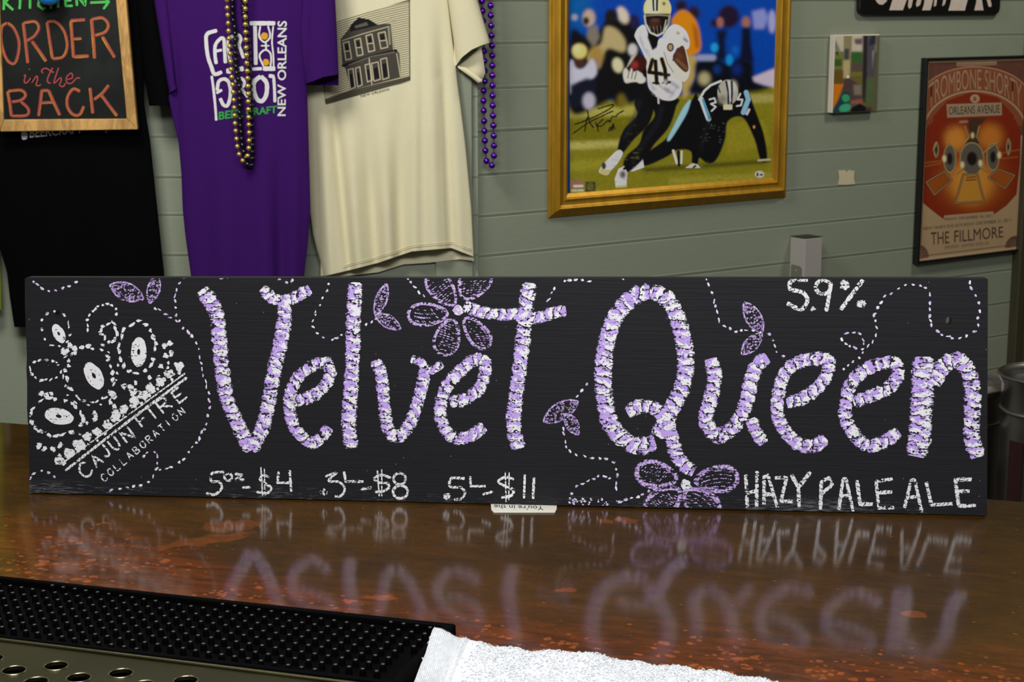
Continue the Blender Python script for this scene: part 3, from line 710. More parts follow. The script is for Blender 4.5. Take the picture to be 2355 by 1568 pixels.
for v in ([(74, 646), (104, 666), (139, 665), (181, 644)], [(425, 637), (405, 670), (403, 707), (414, 744), (444, 778), (459, 818), (470, 870), (481, 914), (479, 955), (462, 999), (436, 1036), (407, 1066), (355, 1085)], [(355, 707), (380, 722), (407, 737)],
  [(255, 1127), (333, 1112), (355, 1092), (359, 1044), (338, 1040), (325, 1059)], [(68, 1103), (80, 1088), (96, 1081), (115, 1086), (129, 1103)], [(745, 636), (757, 659), (734, 702), (718, 741), (734, 770), (763, 781), (791, 768)], [(841, 750), (863, 731)],
  [(938, 638), (966, 674), (991, 688)], [(1295, 645), (1325, 643), (1356, 647)], [(1275, 662), (1256, 697)], [(1350, 880), (1325, 915)], [(1295, 980), (1306, 1033), (1356, 1052), (1394, 1056), (1417, 1075), (1417, 1129)], [(1314, 1137), (1333, 1114), (1375, 1096), (1405, 1100)],
  [(1625, 637), (1637, 674), (1648, 716), (1660, 742), (1690, 762), (1717, 760), (1752, 765), (1775, 777), (1790, 815), (1809, 819)], [(1424, 1156), (1465, 1142), (1507, 1125)], [(1430, 637), (1436, 655)], [(640, 640), (660, 650), (672, 644)], [(490, 636), (530, 637)],
  [(2009, 723), (2023, 702), (2038, 681), (2084, 656), (2119, 656), (2140, 677), (2138, 723), (2145, 750), (2168, 769), (2199, 777), (2241, 762), (2252, 723), (2252, 693), (2235, 662), (2230, 637)],
  [(2009, 723), (2015, 765), (1992, 798), (1962, 798), (1935, 785), (1943, 769), (1969, 765), (1987, 785), (1979, 819), (1962, 830), (1941, 850)]):
    mb = MB(); dots(mb, v, bd, .0003, 4.2, 15, vclip=VC); mb.build('vine_drawing', M_LDOT, sign, fix=False)
mb = MB()
for _ in range(34):
    u = random.uniform(1310, 1440); blob(mb, (u, bot_v(u) - random.uniform(1, 16)), random.uniform(1.5, 3), bd, .0003, jit=.5, vclip=VC)
mb.build('chalk_smudge', M_LDOT, sign, fix=False)

# ------------------------------------------------------------------ paper card under the sign
fz = lambda u, v, h: onz(u, v, ZC + h)
cpts = [(1128, 1150), (1281, 1150), (1280, 1171), (1276, 1178), (1136, 1178), (1130, 1172)]
card = thing('business_card', onz(1205, 1165, ZC), 'white printed card poking out flat under the black sign', 'card')
mb = MB(); mb.prism(cpts, fz, .0003, .0009, UP); mb.build('paper', plain('white_card', (214, 210, 196), .6, var=.03), card, smooth=False)
mb = MB(); text_on(mb, "You're in the", [(1249, 1163), (1136, 1160), (1137, 1169), (1250, 1173)], fz, .0011)
mb.build('printed_text', plain('black_ink', (35, 33, 32), .6), card, smooth=False, fix=False)

# ------------------------------------------------------------------ rubber bar mat
M_RUB = plain('black_rubber', (4, 4, 5), .6, var=.2, spec=.03)
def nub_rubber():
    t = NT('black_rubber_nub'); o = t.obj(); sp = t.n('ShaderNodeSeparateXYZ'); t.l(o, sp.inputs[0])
    t.set(Base_Color=t.mix(t.smooth(sp.outputs[2], .0136, .0140), lin((3, 3, 4)), lin((96, 95, 90))), Roughness=.6, Specular_IOR_Level=.03); return t.m   # ceiling-light glints painted on the tips as a lighter grey
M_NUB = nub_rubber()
mat = thing('bar_mat', onz(450, 1440, ZC), 'black rubber bar mat covered in short upright nubs', 'mat')
zt = ZC + .014
mL, mR = onz(-120, 1322 - 12.7, zt), onz(1050, 1433, zt)
md = (mR - mL); mlen = np.linalg.norm(md); md /= mlen; mp_ = np.array([md[1], -md[0], 0]);  mp_ = mp_ if mp_[1] < 0 else -mp_
fr_ = onz(0, 1467, zt); mw = abs(np.dot(fr_ - mL, mp_)) - .005
mo = mL - UP * .014
def mpt(a, b, h): return mo + md * a + mp_ * b + UP * h
mb = MB(); mb.box(mpt(0, 0, .0005), md * mlen, mp_ * mw, UP * .006); mb.build('mat_base', M_RUB, mat, bevel=.002)
mb = MB()
mb.box(mpt(0, 0, .001), md * mlen, mp_ * .007, UP * .013); mb.box(mpt(0, mw - .006, .001), md * mlen, mp_ * .006, UP * .013)
mb.box(mpt(0, .0071, .001), md * .006, mp_ * (mw - .0132), UP * .013); mb.box(mpt(mlen - .012, .0071, .001), md * .012, mp_ * (mw - .0132), UP * .013)
mb.build('mat_rim', M_RUB, mat, bevel=.003)
b1 = onz(14 + 26.4, 1391 + 4.1, zt) - onz(14, 1391, zt); b2 = onz(14 + 5.6, 1391 + 17.3, zt) - onz(14, 1391, zt); n0 = onz(14, 1391, zt)
mb = MB()
for i in range(-40, 70):
    for j in range(-12, 14):
        p = n0 + b1 * i + b2 * j; a = np.dot(p - mo, md); b = np.dot(p - mo, mp_)
        if .012 < a < mlen - .02 and .0125 < b < mw - .009:
            p = p - UP * .014
            mb.lathe(p + RNG.uniform(-.0003, .0003, 3) * [1, 1, 0], [(.0036, .006), (.0030, .011), (.0027, .0128), (.0018, .0138), (.0004, .0141)], n=9)
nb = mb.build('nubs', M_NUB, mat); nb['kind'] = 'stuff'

# ------------------------------------------------------------------ perforated drip tray
def steel(name, rgb, rough, stretch=(4, 4, 300), var=.15, bump=.05):
    t = NT(name); o = t.obj(); c = lin(rgb); n1 = t.noise(o, 1.0, 3, stretch=stretch); n2 = t.noise(o, 9, 4)
    t.set(Base_Color=t.mix(n2, c * (1 - var), np.minimum(c * (1 + var), .9)), Metallic=1.0, Roughness=t.math('MULTIPLY_ADD', n2, .25, rough - .12))
    t.bump(n1, bump, .001); return t.m
M_TRAY = steel('worn_steel_tray', (82, 78, 56), .42, stretch=(60, 60, 60))
M_RIM = plain('glint_ring_steel', (176, 170, 140), .25, metal=1.0, var=.05)  # brighter steel for rings added round the tray holes to give glints
tray = thing('drip_tray', onz(250, 1560, ZC), 'dull steel drip tray with round holes in front of the black mat', 'tray')
zy = ZC + .012
ftr = lambda u, v, h: onz(u, v, zy + h)
e0, e1 = np.array((-420, 1469 - 52)), np.array((1060, 1469 + 131))
edge = lambda u: 1475 + u * .1235
tro = [(-110, edge(-110)), (1000, edge(1000)), (1000, 1760), (-110, 1760)]
hs = []
for base in ((129, 1531.6), (32, 1542), (83, 1568), (-14, 1579), (36, 1606)):
    for k in range(-3, 6):
        c = (base[0] + 149 * k, base[1] + 17 * k)
        if -70 < c[0] < 940 and edge(c[0]) + 22 < c[1] < 1700:
            w3 = onz(c[0], c[1], zy); n = 22
            hs.append([(lambda q: (W / 2 + F * q[0] / (q[1] * CP - q[2] * SP), H / 2 - F * (q[1] * SP + q[2] * CP) / (q[1] * CP - q[2] * SP)))(w3 + .0112 * np.array([math.cos(2 * math.pi * i / n), math.sin(2 * math.pi * i / n), 0]) - CAM) for i in range(n)])
hs2 = []
for h in hs:
    c = np.mean(h, 0)
    if all(np.linalg.norm(c - np.mean(g, 0)) > 60 for g in hs2) or True: hs2.append(h)
plate('perforated_plate', tro, hs2, ftr, .0034, M_TRAY, tray, UP)
rim0 = None
for h in hs2:
    w3 = np.mean([onz(a_, b_, zy) for a_, b_ in h], 0)
    if rim0 is None:
        mb = MB(); mb.tube([w3 + [.0113 * math.cos(k * 2 * math.pi / 36), .0113 * math.sin(k * 2 * math.pi / 36), .0002] for k in range(36)], .0008, 6, closed=True)
        rim0 = mb.build('hole_glint_ring', M_RIM, tray, origin=w3)
    else:
        r1 = rim0.copy(); COL.objects.link(r1); r1.parent = tray; r1.location = w3 - np.array(tray['_w'])
mb = MB(); pts = [onz(u, edge(u) - 1.5, zy) + UP * .001 for u in np.linspace(-110, 1000, 30)]; mb.tube(pts, .0022, 8)
mb.build('rolled_lip', M_TRAY, tray)
q = [onz(u, v, zy) * [1, 1, 0] + UP * ZC for u, v in tro]; mb = MB(); mb.prism([(p[0], p[1]) for p in q], lambda x, y, h: np.array([x, y, ZC + h]), .0008, .0022)
mb.build('tray_pan', plain('dark_wet_pan', (22, 20, 14), .3), tray, smooth=False)
mb = MB(); mb.box(q[0] * [1, 1, 0] + UP * (ZC + .0024), (q[1] - q[0]) * [1, 1, 0], np.array([0, -.003, 0]), UP * .0078); mb.build('tray_wall', M_TRAY, tray, smooth=False)

# ------------------------------------------------------------------ white terry towel
def terry():
    t = NT('white_terry_cotton'); o = t.obj(); f = t.noise(o, 260, 3, .6); g = t.noise(o, 40, 3)
    t.set(Base_Color=t.mix(f, lin((205, 208, 212)), lin((244, 245, 246))), Roughness=.95, Specular_IOR_Level=.1, Sheen_Weight=.1)
    t.bump(f, .6, .003, ); return t.m
M_TER = terry()
towel = thing('bar_towel', onz(1350, 1560, ZC), 'white terry bar towel lying at the edge of the bar over the mat end', 'towel')
TE = smooth_path([(1003, 1440), (1060, 1458), (1090, 1466), (1180, 1482), (1260, 1496), (1345, 1500), (1430, 1509), (1530, 1525), (1680, 1551), (1860, 1572), (2000, 1600)], 6)
LE = lambda t: (1003 - 72 * t, 1440 + 160 * t)
zt_ = ZC + .020
def tow(i, t):
    u, v = TE[i]; k = i / (len(TE) - 1)
    return np.array([u - 72 * t, v + (1625 - v) * t * (1.0) if v < 1600 else v + 40 * t])
rows = []; nt = 44
topz = {}
for j in range(nt + 1):
    t = j / nt; r = []
    for i in range(len(TE)):
        uv = tow(i, t); P = onz(uv[0], uv[1], zt_)
        wv = .0022 * math.sin(P[0] * 60 + P[1] * 35) + .0014 * math.sin(P[0] * 130 - P[1] * 90)
        fall = 0.0
        if t < .06: fall = (.06 - t) / .06
        k = i * 6 / 40.0
        dz = wv - .004 * fall ** 2
        r.append(P + UP * dz)
    rows.append(r)
mb = MB(); idx = mb.grid(rows)
# turned-down edge all round, down to the counter or the mat
def skirt(ids):
    low = []
    for k in ids:
        p = np.array(mb.v[k]); onmat = np.dot(p - mo, md) < mlen + .004
        low.append(mb.vert(np.array([p[0], p[1], ZC + (.0150 if onmat else .001)])))
    for a, b, c, d in zip(ids, ids[1:], low[1:], low): mb.face((a, b, c, d))
skirt(idx[0]); skirt([r[0] for r in idx]); skirt([r[-1] for r in idx]); skirt(idx[-1])
mb.build('cloth', M_TER, towel)
mb = MB()
def loop(p, r, tr, ax, lean=.0):
    ax = np.array([math.cos(ax), math.sin(ax), 0]); ph = random.uniform(.5, 1.1)
    pts = [p + ax * r * math.cos(a) * ph + UP * (r * 1.0 * math.sin(a)) + np.array([-ax[1], ax[0], 0]) * lean * r * math.sin(a) for a in np.linspace(-.2, math.pi + .2, 6)]
    mb.tube(pts, tr, 4)
nr = len(TE)
for _ in range(7600):
    i = int(nr * random.uniform(.0, 1) ** 1.0); j = int(random.random() ** 1.3 * nt * .9); i = min(i, nr - 2)
    if i < 15 + (1 - j / nt) * 2 and random.random() < .93: continue
    p = np.array(rows[j][i]) * .5 + np.array(rows[j + 1][i + 1]) * .5 + RNG.uniform(-.0022, .0022, 3) * [1, 1, 0] - UP * .0006
    loop(p, random.uniform(.0012, .0021), .00042, random.uniform(0, 3.14), random.uniform(-1, 1))
for i in range(16, nr - 1):
    for _ in range(2):
        p = np.array(rows[0][i]) + RNG.uniform(-.002, .002, 3) * [1, .6, .0]
        if random.random() < .85: loop(p, random.uniform(.0012, .0026), .00048, random.uniform(-.6, .6), random.uniform(-1, 0.2))
pl = mb.build('terry_loops', M_TER, towel, fix=False); pl['kind'] = 'stuff'
mb = MB()
for k in range(22):        # woven border ribs by the left hem
    pts = []
    for j in range(0, nt, 2):
        i = k * .62; i0 = int(i); f = i - i0
        pts.append(np.array(rows[j][i0]) * (1 - f) + np.array(rows[j][i0 + 1]) * f + UP * (.0004 + .0003 * math.sin(j * 1.7 + k)))
    mb.tube(pts, .0007, 5)
mb.build('woven_hem', M_TER, towel)

# ------------------------------------------------------------------ shirts
def interp(tab, v):
    ys = [p[1] for p in tab]; xs = [p[0] for p in tab]; return float(np.interp(v, ys, xs))
class Cloth:
    def __init__(self, L, R, y0, bulge, folds, back=.02):
        self.L, self.R, self.y0, self.b, self.f, self.back = L, R, y0, bulge, folds, back
    def depth(self, u, v):
        l, r = interp(self.L, v), interp(self.R, v); s = min(max((u - l) / (r - l), 0), 1)
        d = self.b * (max(0, 4 * s * (1 - s))) ** .45
        w = max(0, 4 * s * (1 - s)) ** .5
        for amp, ctr, wid, v0, v1, sl in self.f:   # soft vertical folds
            k = min(max((v - v0) / (v1 - v0), 0), 1); c = ctr + sl * (v - v0)
            d += w * amp * k * math.exp(-((u - c) / wid) ** 2)
        return d
    def pt(self, u, v, h=0): return ony(u, v, self.y0 - self.depth(u, v) - h)
    def mesh(self, v0, v1, nu=60, nv=70, hem=None, hem_back=None):
        mb = MB(); fr, bk = [], []
        for j in range(nv + 1):
            a, b = [], []
            for i in range(nu + 1):
                s = .5 - .5 * math.cos(math.pi * i / nu)
                t = j / nv; v = v0 + (v1 - v0) * t
                uu = interp(self.L, v) + s * (interp(self.R, v) - interp(self.L, v))
                vv = v0 + (((hem(uu) if hem else v1)) - v0) * t; vb = v0 + (((hem_back(uu) if hem_back else v1)) - v0) * t
                u1 = interp(self.L, min(vv, v1)) + s * (interp(self.R, min(vv, v1)) - interp(self.L, min(vv, v1)))
                a.append(mb.vert(self.pt(u1, vv))); 
                if i in (0, nu): b.append(a[-1])
                else: b.append(mb.vert(ony(u1, vb, self.y0 + self.back * (4 * s * (1 - s)) ** .5)))
            fr.append(a); bk.append(b)
        for A, B in zip(fr, fr[1:]):
            for k in range(nu): mb.face((A[k], B[k], B[k + 1], A[k + 1]))
        for A, B in zip(bk, bk[1:]):
            for k in range(nu): mb.face((A[k], A[k + 1], B[k + 1], B[k]))
        return mb
M_BLK = fabric('black_cotton', (5, 5, 6), spec=.05); M_PUR = fabric('purple_cotton', (55, 14, 90)); M_CRM = fabric('cream_cotton', (222, 214, 178)); M_GRN = fabric('olive_green_cotton', (110, 120, 40))
M_INK = plain('white_shirt_ink', (214, 213, 210), .8, var=.05); M_INKG = plain('green_shirt_ink', (38, 150, 62), .8); M_INKO = plain('amber_shirt_ink', (214, 150, 20), .8)

# cream shirt
cy = YL - .030
crm = thing('t_shirt', ony(900, 620, YL - .03), 'cream t-shirt with a black building print hanging against the wall, behind the purple shirt', 't-shirt', 't-shirts on the wall')
CR = Cloth([(640, -230), (640, 0), (690, 190), (712, 480), (720, 540), (748, 640)], [(1010, -230), (1030, 0), (1050, 170), (1070, 330), (1084, 480), (1090, 602), (1090, 640)], cy, .022,
  [(-0.0190, 760, 12, 180, 330, .10), (0.0152, 735, 14, 200, 400, .06), (0.0152, 800, 16, 230, 480, .06), (-0.0152, 838, 15, 230, 460, .07), (0.0152, 880, 16, 250, 480, .04), (-0.0114, 915, 14, 200, 450, .02), (0.0171, 985, 18, 0, 300, .03), (-0.0152, 1012, 12, 0, 220, .05), (0.0114, 955, 14, 20, 300, .0), (0.0095, 1045, 14, 200, 420, .04)])
hem = lambda u: float(np.interp(u, [748, 800, 870, 950, 1040, 1090], [634, 622, 604, 578, 570, 590]))
hemb = lambda u: float(np.interp(u, [748, 800, 870, 930, 990, 1060, 1090], [640, 634, 626, 608, 604, 596, 600]))
CR.mesh(-230, 602, nu=90, nv=80, hem=hem, hem_back=hemb).build('shirt_body', M_CRM, crm)
mb = MB()
for k, (dv, r) in enumerate(((-10, .0009), (-14, .0007))):
    mb.tube([CR.pt(u, hem(u) + dv, .0008) for u in np.linspace(790, 1084, 50)], r, 5)
mb.build('hem_stitching', M_CRM, crm)
# sleeve with a folded cuff
SLV = Cloth([(1015, -230), (1030, 0), (1052, 158), (1052, 170)], [(1060, -230), (1098, 0), (1126, 96), (1126, 170)], cy - .004, .030, [], back=.008)
shem = lambda u: float(np.interp(u, [1048, 1062, 1085, 1105, 1126], [152, 132, 114, 105, 98]))
SLV.mesh(-230, 100, nu=30, nv=40, hem=shem, hem_back=shem).build('sleeve', M_CRM, crm); slv_ = bpy.data.objects[[o.name for o in bpy.data.objects if o.name.startswith('sleeve')][-1]]
mb = MB()
def tri_cloth(mb, pts, y, nx=8):
    c = np.mean(pts, 0); ids = [mb.vert(ony(p[0], p[1], y)) for p in pts]; m = mb.vert(ony(c[0], c[1], y - .006))
    for k in range(len(ids)): mb.face((ids[k], ids[(k + 1) % len(ids)], m))
    lo = [mb.vert(ony(p[0], p[1], y + .006)) for p in pts]; mb.face(lo[::-1])
    for k in range(len(ids)): mb.face((ids[k], lo[k], lo[(k + 1) % len(ids)], ids[(k + 1) % len(ids)]))
tri_cloth(mb, [(1052, 153), (1070, 140), (1107, 108), (1112, 140), (1116, 168), (1108, 187), (1100, 189), (1085, 178)], cy + .004)
mb.build('sleeve_cuff', M_CRM, slv_)
mb = MB(); mb.tube([ony(u, v, cy - .005) for u, v in ((1053, 153), (1068, 160), (1088, 174), (1102, 186), (1109, 186))], [.002, .006, .006, .006, .003], 8); mb.build('cuff_fold', M_CRM, slv_)
# building print
o_ = (720, 0, 5.352)
pr = Paint(725, -5, 945, 245, 1.6, (205, 195, 155, 0.0)); K = (28, 26, 28); G = (72, 68, 60); TN = (190, 180, 150)
def zz(p): return Z(*o_, p)
def frac_line(x0, x1, y, bow=0): return [(x0 + (x1 - x0) * t, y(x0 + (x1 - x0) * t)) for t in np.linspace(0, 1, 7)]
for k in range(40):
    off = k * 27; pts = zz([(x, 245 - (x - 300) * .27 - 18 * math.sin((x - 300) / 900 * 3.14) + off * (1.0)) for x in np.linspace(60, 1185, 12)])
    if off < 1010: pr.line(pts, 1.7 if k else 4, K, op=.85)
pr.poly(zz([(340, 480), (430, 370), (470, 300), (560, 215), (690, 240), (790, 300), (960, 290), (1000, 600), (1060, 650), (1080, 950), (470, 1110), (400, 850), (360, 780)]), G)
pr.poly(zz([(470, 300), (560, 215), (690, 240), (790, 310), (640, 350), (450, 390)]), K); pr.poly(zz([(510, 320), (660, 270), (680, 310), (520, 350)]), (95, 90, 78))
pr.line(zz([(360, 500), (600, 420), (920, 330)]), 2, TN); pr.line(zz([(370, 810), (690, 700), (1020, 620)]), 6, K); pr.line(zz([(440, 800), (700, 700), (1000, 640)]), 3, (110, 104, 90))
for x, y, w, h in ((370, 530, 70, 210), (510, 490, 70, 200), (650, 440, 75, 200), (800, 410, 85, 190)):
    q = [(x, y), (x + w, y - 20), (x + w + 35, y + h - 20), (x + 35, y + h)]; pr.line(zz(q + [q[0]]), 2.6, TN); pr.poly(zz([(x + 25, y + 25), (x + w - 15, y + 10), (x + w, y + 90), (x + 38, y + 100)]), K); pr.line(zz([(x + 15, y + h * .5), (x + w + 12, y + h * .45)]), 2.4, TN)
for x, y, w, h in ((430, 860, 60, 240), (520, 840, 55, 230), (640, 800, 60, 210), (720, 780, 80, 220), (830, 730, 75, 250)):
    q = [(x, y), (x + w, y - 18), (x + w + 30, y + h - 25), (x + 30, y + h)]; pr.line(zz(q + [q[0]]), 2.4, TN); pr.poly(zz([(x + 18, y + 60), (x + w - 6, y + 45), (x + w + 14, y + h - 45), (x + 34, y + h - 20)]), K)
pr.line(zz([(690, 720), (725, 1050)]), 2.5, TN); pr.line(zz([(930, 330), (945, 540)]), 5, TN, op=.5); pr.line(zz([(960, 300), (990, 610)]), 2, TN)
pr.line(zz([(1030, 660), (1075, 940)]), 2.5, TN); pr.line(zz([(900, 240), (1000, 235)]), 5, TN)
pr.poly(zz([(140, 1225), (470, 1110), (1195, 935), (1195, 990), (160, 1285)]), K, op=.85); pr.line(zz([(100, 300), (140, 1225)]), 2, K); pr.line(zz([(1185, 5), (1192, 985)]), 2, K)
m = pr.mesh([(732, 62), (944, -2), (944.5, 186), (748, 241)], CR.pt, .0012, 1.0)
m.build('building_print', print_mat('shirt_print_ink', .85, .15, alpha=True), crm, fix=False)
mb = MB(); text_on(mb, 'NEW ORLEANS', [(830, 224), (895, 207), (895, 202), (829, 218)], CR.pt, .0016); mb.build('printed_text', plain('black_shirt_ink', (40, 38, 36), .8), crm, fix=False)

# purple shirt
py = YL - .115
pur = thing('t_shirt', ony(560, 640, py), 'purple t-shirt with white lettering and an hourglass, beads hanging over it', 't-shirt', 't-shirts on the wall')
PU = Cloth([(330, -230), (357, 0), (372, 80), (392, 205), (387, 225), (398, 275), (411, 330), (417, 400), (420, 480), (426, 540), (440, 640), (450, 760)], [(690, -230), (712, 0), (706, 190), (712, 400), (714, 480), (708, 560), (699, 640), (690, 760)], py, .024,
  [(-0.0160, 400, 9, 60, 200, .03), (0.0120, 600, 22, 280, 560, .03), (-0.0120, 640, 14, 300, 560, .02), (0.0120, 520, 26, 330, 600, .0), (-0.0100, 470, 16, 300, 560, .02), (0.0120, 680, 14, 200, 500, -.0)])
PU.mesh(-230, 690, nu=70, nv=80).build('shirt_body', M_PUR, pur)
SP2 = Cloth([(680, -230), (694, 0), (690, 90), (704, 200)], [(745, -230), (771, 0), (776, 100), (780, 200)], py - .012, .022, [(-.010, 712, 9, -100, 60, -.05)], back=.03)
SP2.mesh(-230, 196, nu=30, nv=40, hem=lambda u: float(np.interp(u, [700, 720, 745, 780], [193, 187, 177, 171]))).build('sleeve', M_PUR, pur)
SP3 = Cloth([(322, -230), (354, 0), (385, 190), (390, 214)], [(360, -230), (386, 0), (404, 190), (408, 206)], py - .008, .012, [], back=.02)
SP3.mesh(-230, 208, nu=14, nv=40, hem=lambda u: float(np.interp(u, [386, 408], [216, 203]))).build('sleeve', M_PUR, pur)
o_ = (440, 0, 5.228); pp = lambda u, v, h: PU.pt(u, v, h)
mb = MB()
WH = [([(310, 365), (190, 410), (180, 520), (200, 680), (240, 800), (280, 890), (370, 865)], 46), ([(300, 770), (285, 660), (290, 540), (350, 465), (390, 470), (400, 600), (410, 760)], 42), ([(270, 620), (370, 600)], 34), ([(450, 450), (440, 560), (470, 750)], 38), ([(460, 450), (560, 420), (595, 470), (575, 540), (600, 620), (630, 700)], 40), ([(420, 855), (480, 850)], 70), ([(580, 830), (630, 825)], 60),
  ([(245, 910), (270, 1100), (290, 1300), (300, 1450)], 32), ([(310, 1090), (330, 980), (400, 950), (455, 1000), (470, 1130), (440, 1260), (390, 1265), (345, 1180)], 42), ([(300, 1120), (370, 1080)], 34), ([(520, 980), (600, 940), (640, 1000), (600, 1060), (560, 1040)], 36), ([(600, 1060), (680, 1170)], 34),
  ([(835, 915), (760, 980), (750, 1080), (790, 1190), (850, 1215), (900, 1140), (905, 1000), (835, 915)], 52), ([(930, 910), (1000, 920)], 46), ([(990, 920), (1000, 1080), (1005, 1230)], 36),
  ([(700, 280), (1010, 280)], 52), ([(765, 310), (770, 500), (775, 780)], 46), ([(985, 310), (970, 500), (985, 650), (990, 800)], 20), ([(830, 310), (815, 430), (850, 490), (890, 505), (940, 460), (945, 400), (920, 310)], 22), ([(895, 505), (900, 600)], 22), ([(835, 550), (940, 550)], 18), ([(870, 800), (820, 680), (850, 620), (900, 600), (950, 640), (960, 720), (950, 800)], 22), ([(860, 825), (1010, 825)], 56), ([(730, 830), (850, 825)], 40)]
for i, (p, w) in enumerate(WH): ribbon(mb, Z(*o_, p), w / 5.228, pp, .0014 + i * 2e-5, step=2.5, jit=.08, taper=.75, cross=3)
text_on(mb, 'NEW ORLEANS', [(657, 267), (660, 48), (638, 48), (638, 267)], pp, .0016, bold=.02)
mb.build('white_print', M_INK, pur, fix=False)
mb = MB(); text_on(mb, 'BEER', [(503, 276), (560, 268), (560, 250), (503, 257)], pp, .0016, bold=.03); text_on(mb, 'CRAFT', [(566, 267), (637, 260), (637, 243), (566, 249)], pp, .0016, bold=.03)
mb.build('green_print', M_INKG, pur, fix=False)
mb = MB(); blob(mb, (608, 83), 9, pp, .0016, jit=.12, n=14); mb.build('amber_print', M_INKO, pur, fix=False)
mb = MB(); blob(mb, (612, 143), 7.5, pp, .0016, jit=.12, n=14); mb.build('amber_print', M_INKO, pur, fix=False)

# black shirt
by = YL - .062
blk = thing('t_shirt', ony(200, 750, by), 'black t-shirt at the far left, hanging behind the wooden framed menu board', 't-shirt', 't-shirts on the wall')
BK = Cloth([(-60, -230), (-50, 0), (-40, 300), (-4, 560), (16, 625), (22, 680), (33, 752)], [(330, -230), (325, 0), (332, 240), (345, 320), (362, 480), (378, 632), (392, 760)], by, .024,
  [(.006, 120, 22, 300, 600, .0), (-.006, 200, 20, 320, 620, .02), (.006, 300, 20, 250, 560, .02)])
BK.mesh(-230, 752, nu=60, nv=80).build('shirt_body', M_BLK, blk)
S4 = Cloth([(300, -230), (312, 0), (330, 160), (344, 244)], [(330, -230), (357, 0), (392, 200), (393, 244)], by - .014, .02, [], back=.03)
S4.mesh(-230, 243, nu=24, nv=40, hem=lambda u: float(np.interp(u, [344, 360, 380, 392], [238, 242, 243, 239]))).build('sleeve', M_BLK, blk)
mb = MB(); bp = lambda u, v, h: BK.pt(u, v, h)
text_on(mb, 'BEERCRAFT', [(68, 317), (190, 306), (190, 288), (68, 296)], bp, .0015, bold=.02); blob(mb, (56, 311), 8, bp, .0015, n=14, jit=.08, ry=11)
mb.build('white_print', M_INK, blk, fix=False)
mb = MB(); text_on(mb, 'E', [(242, 305), (248, 305), (248, 296), (242, 296)], bp, .0015)
mb.build('white_print', M_INK, blk, fix=False)
# green garment at the frame's left edge
grn = thing('t_shirt', ony(-80, 710, by), 'sliver of an olive green shirt at the left edge of the photo', 't-shirt', 't-shirts on the wall')
GR = Cloth([(-320, -230), (-310, 0), (-300, 720)], [(-40, -230), (-30, 300), (-2, 590), (4, 650), (5, 712)], by + .02, .02, [])
GR.mesh(-230, 712, nu=30, nv=30).build('shirt_body', M_GRN, grn)

# ------------------------------------------------------------------ framed menu chalkboard
yq = YL - .112
fm = lambda u, v, h: ony(u, v, yq - h)
menu = thing('menu_chalkboard', ony(150, 300, yq), 'small chalkboard in a light wood frame reading ORDER in the BACK', 'menu board')
def wood(name, rgb):
    t = NT(name); o = t.obj(); c = lin(rgb); g = t.noise(o, 1.0, 5, .6, stretch=(40, 40, 14), dist=1.2); f = t.noise(o, 90, 3)
    t.set(Base_Color=t.mix(t.smooth(g, .3, .7), c * .62, np.minimum(c * 1.2, .9)), Roughness=.55, Specular_IOR_Level=.3); t.bump(f, .15, .001); return t.m
M_OAK = wood('light_oak', (196, 152, 88))
# pixel corners of the outer and inner outline, TL TR BR BL
OU = [(-42, -420), (253, -420), (316, 298), (0, 303)]; IN = [(-16, -395), (230, -395), (291, 273), (8, 275)]
mb = MB(); mb.prism(IN, fm, -.004, .002, (0, -1, 0))
def slate():
    t = NT('chalkboard_slate'); o = t.obj(); n = t.noise(o, 5, 4, .6); t.set(Base_Color=t.mix(t.smooth(n, .4, .75), lin((13, 15, 13)), lin((34, 39, 34))), Roughness=.7, Specular_IOR_Level=.25); return t.m
mb.build('slate_panel', slate(), menu, smooth=False)
for k in range(4):
    a, b, c, d = OU[k], OU[(k + 1) % 4], IN[(k + 1) % 4], IN[k]
    mb = MB(); mb.prism([a, b, c, d], fm, -.006, .010, (0, -1, 0)); mb.build('frame_rail', M_OAK, menu, smooth=False, bevel=.002)
o_ = (0, 0, 4.753)
M_PINK = chalk2('pink_orange_pastel', lin((158, 72, 70)), lin((172, 98, 60)), lin((206, 160, 56)))
M_GCH = chalk2('green_pastel', lin((60, 170, 76)), lin((92, 186, 92)), lin((70, 176, 84)))
M_RCH = chalk2('rose_pastel', lin((170, 72, 76)), lin((180, 80, 80)), lin((172, 76, 74)))
mb = MB()
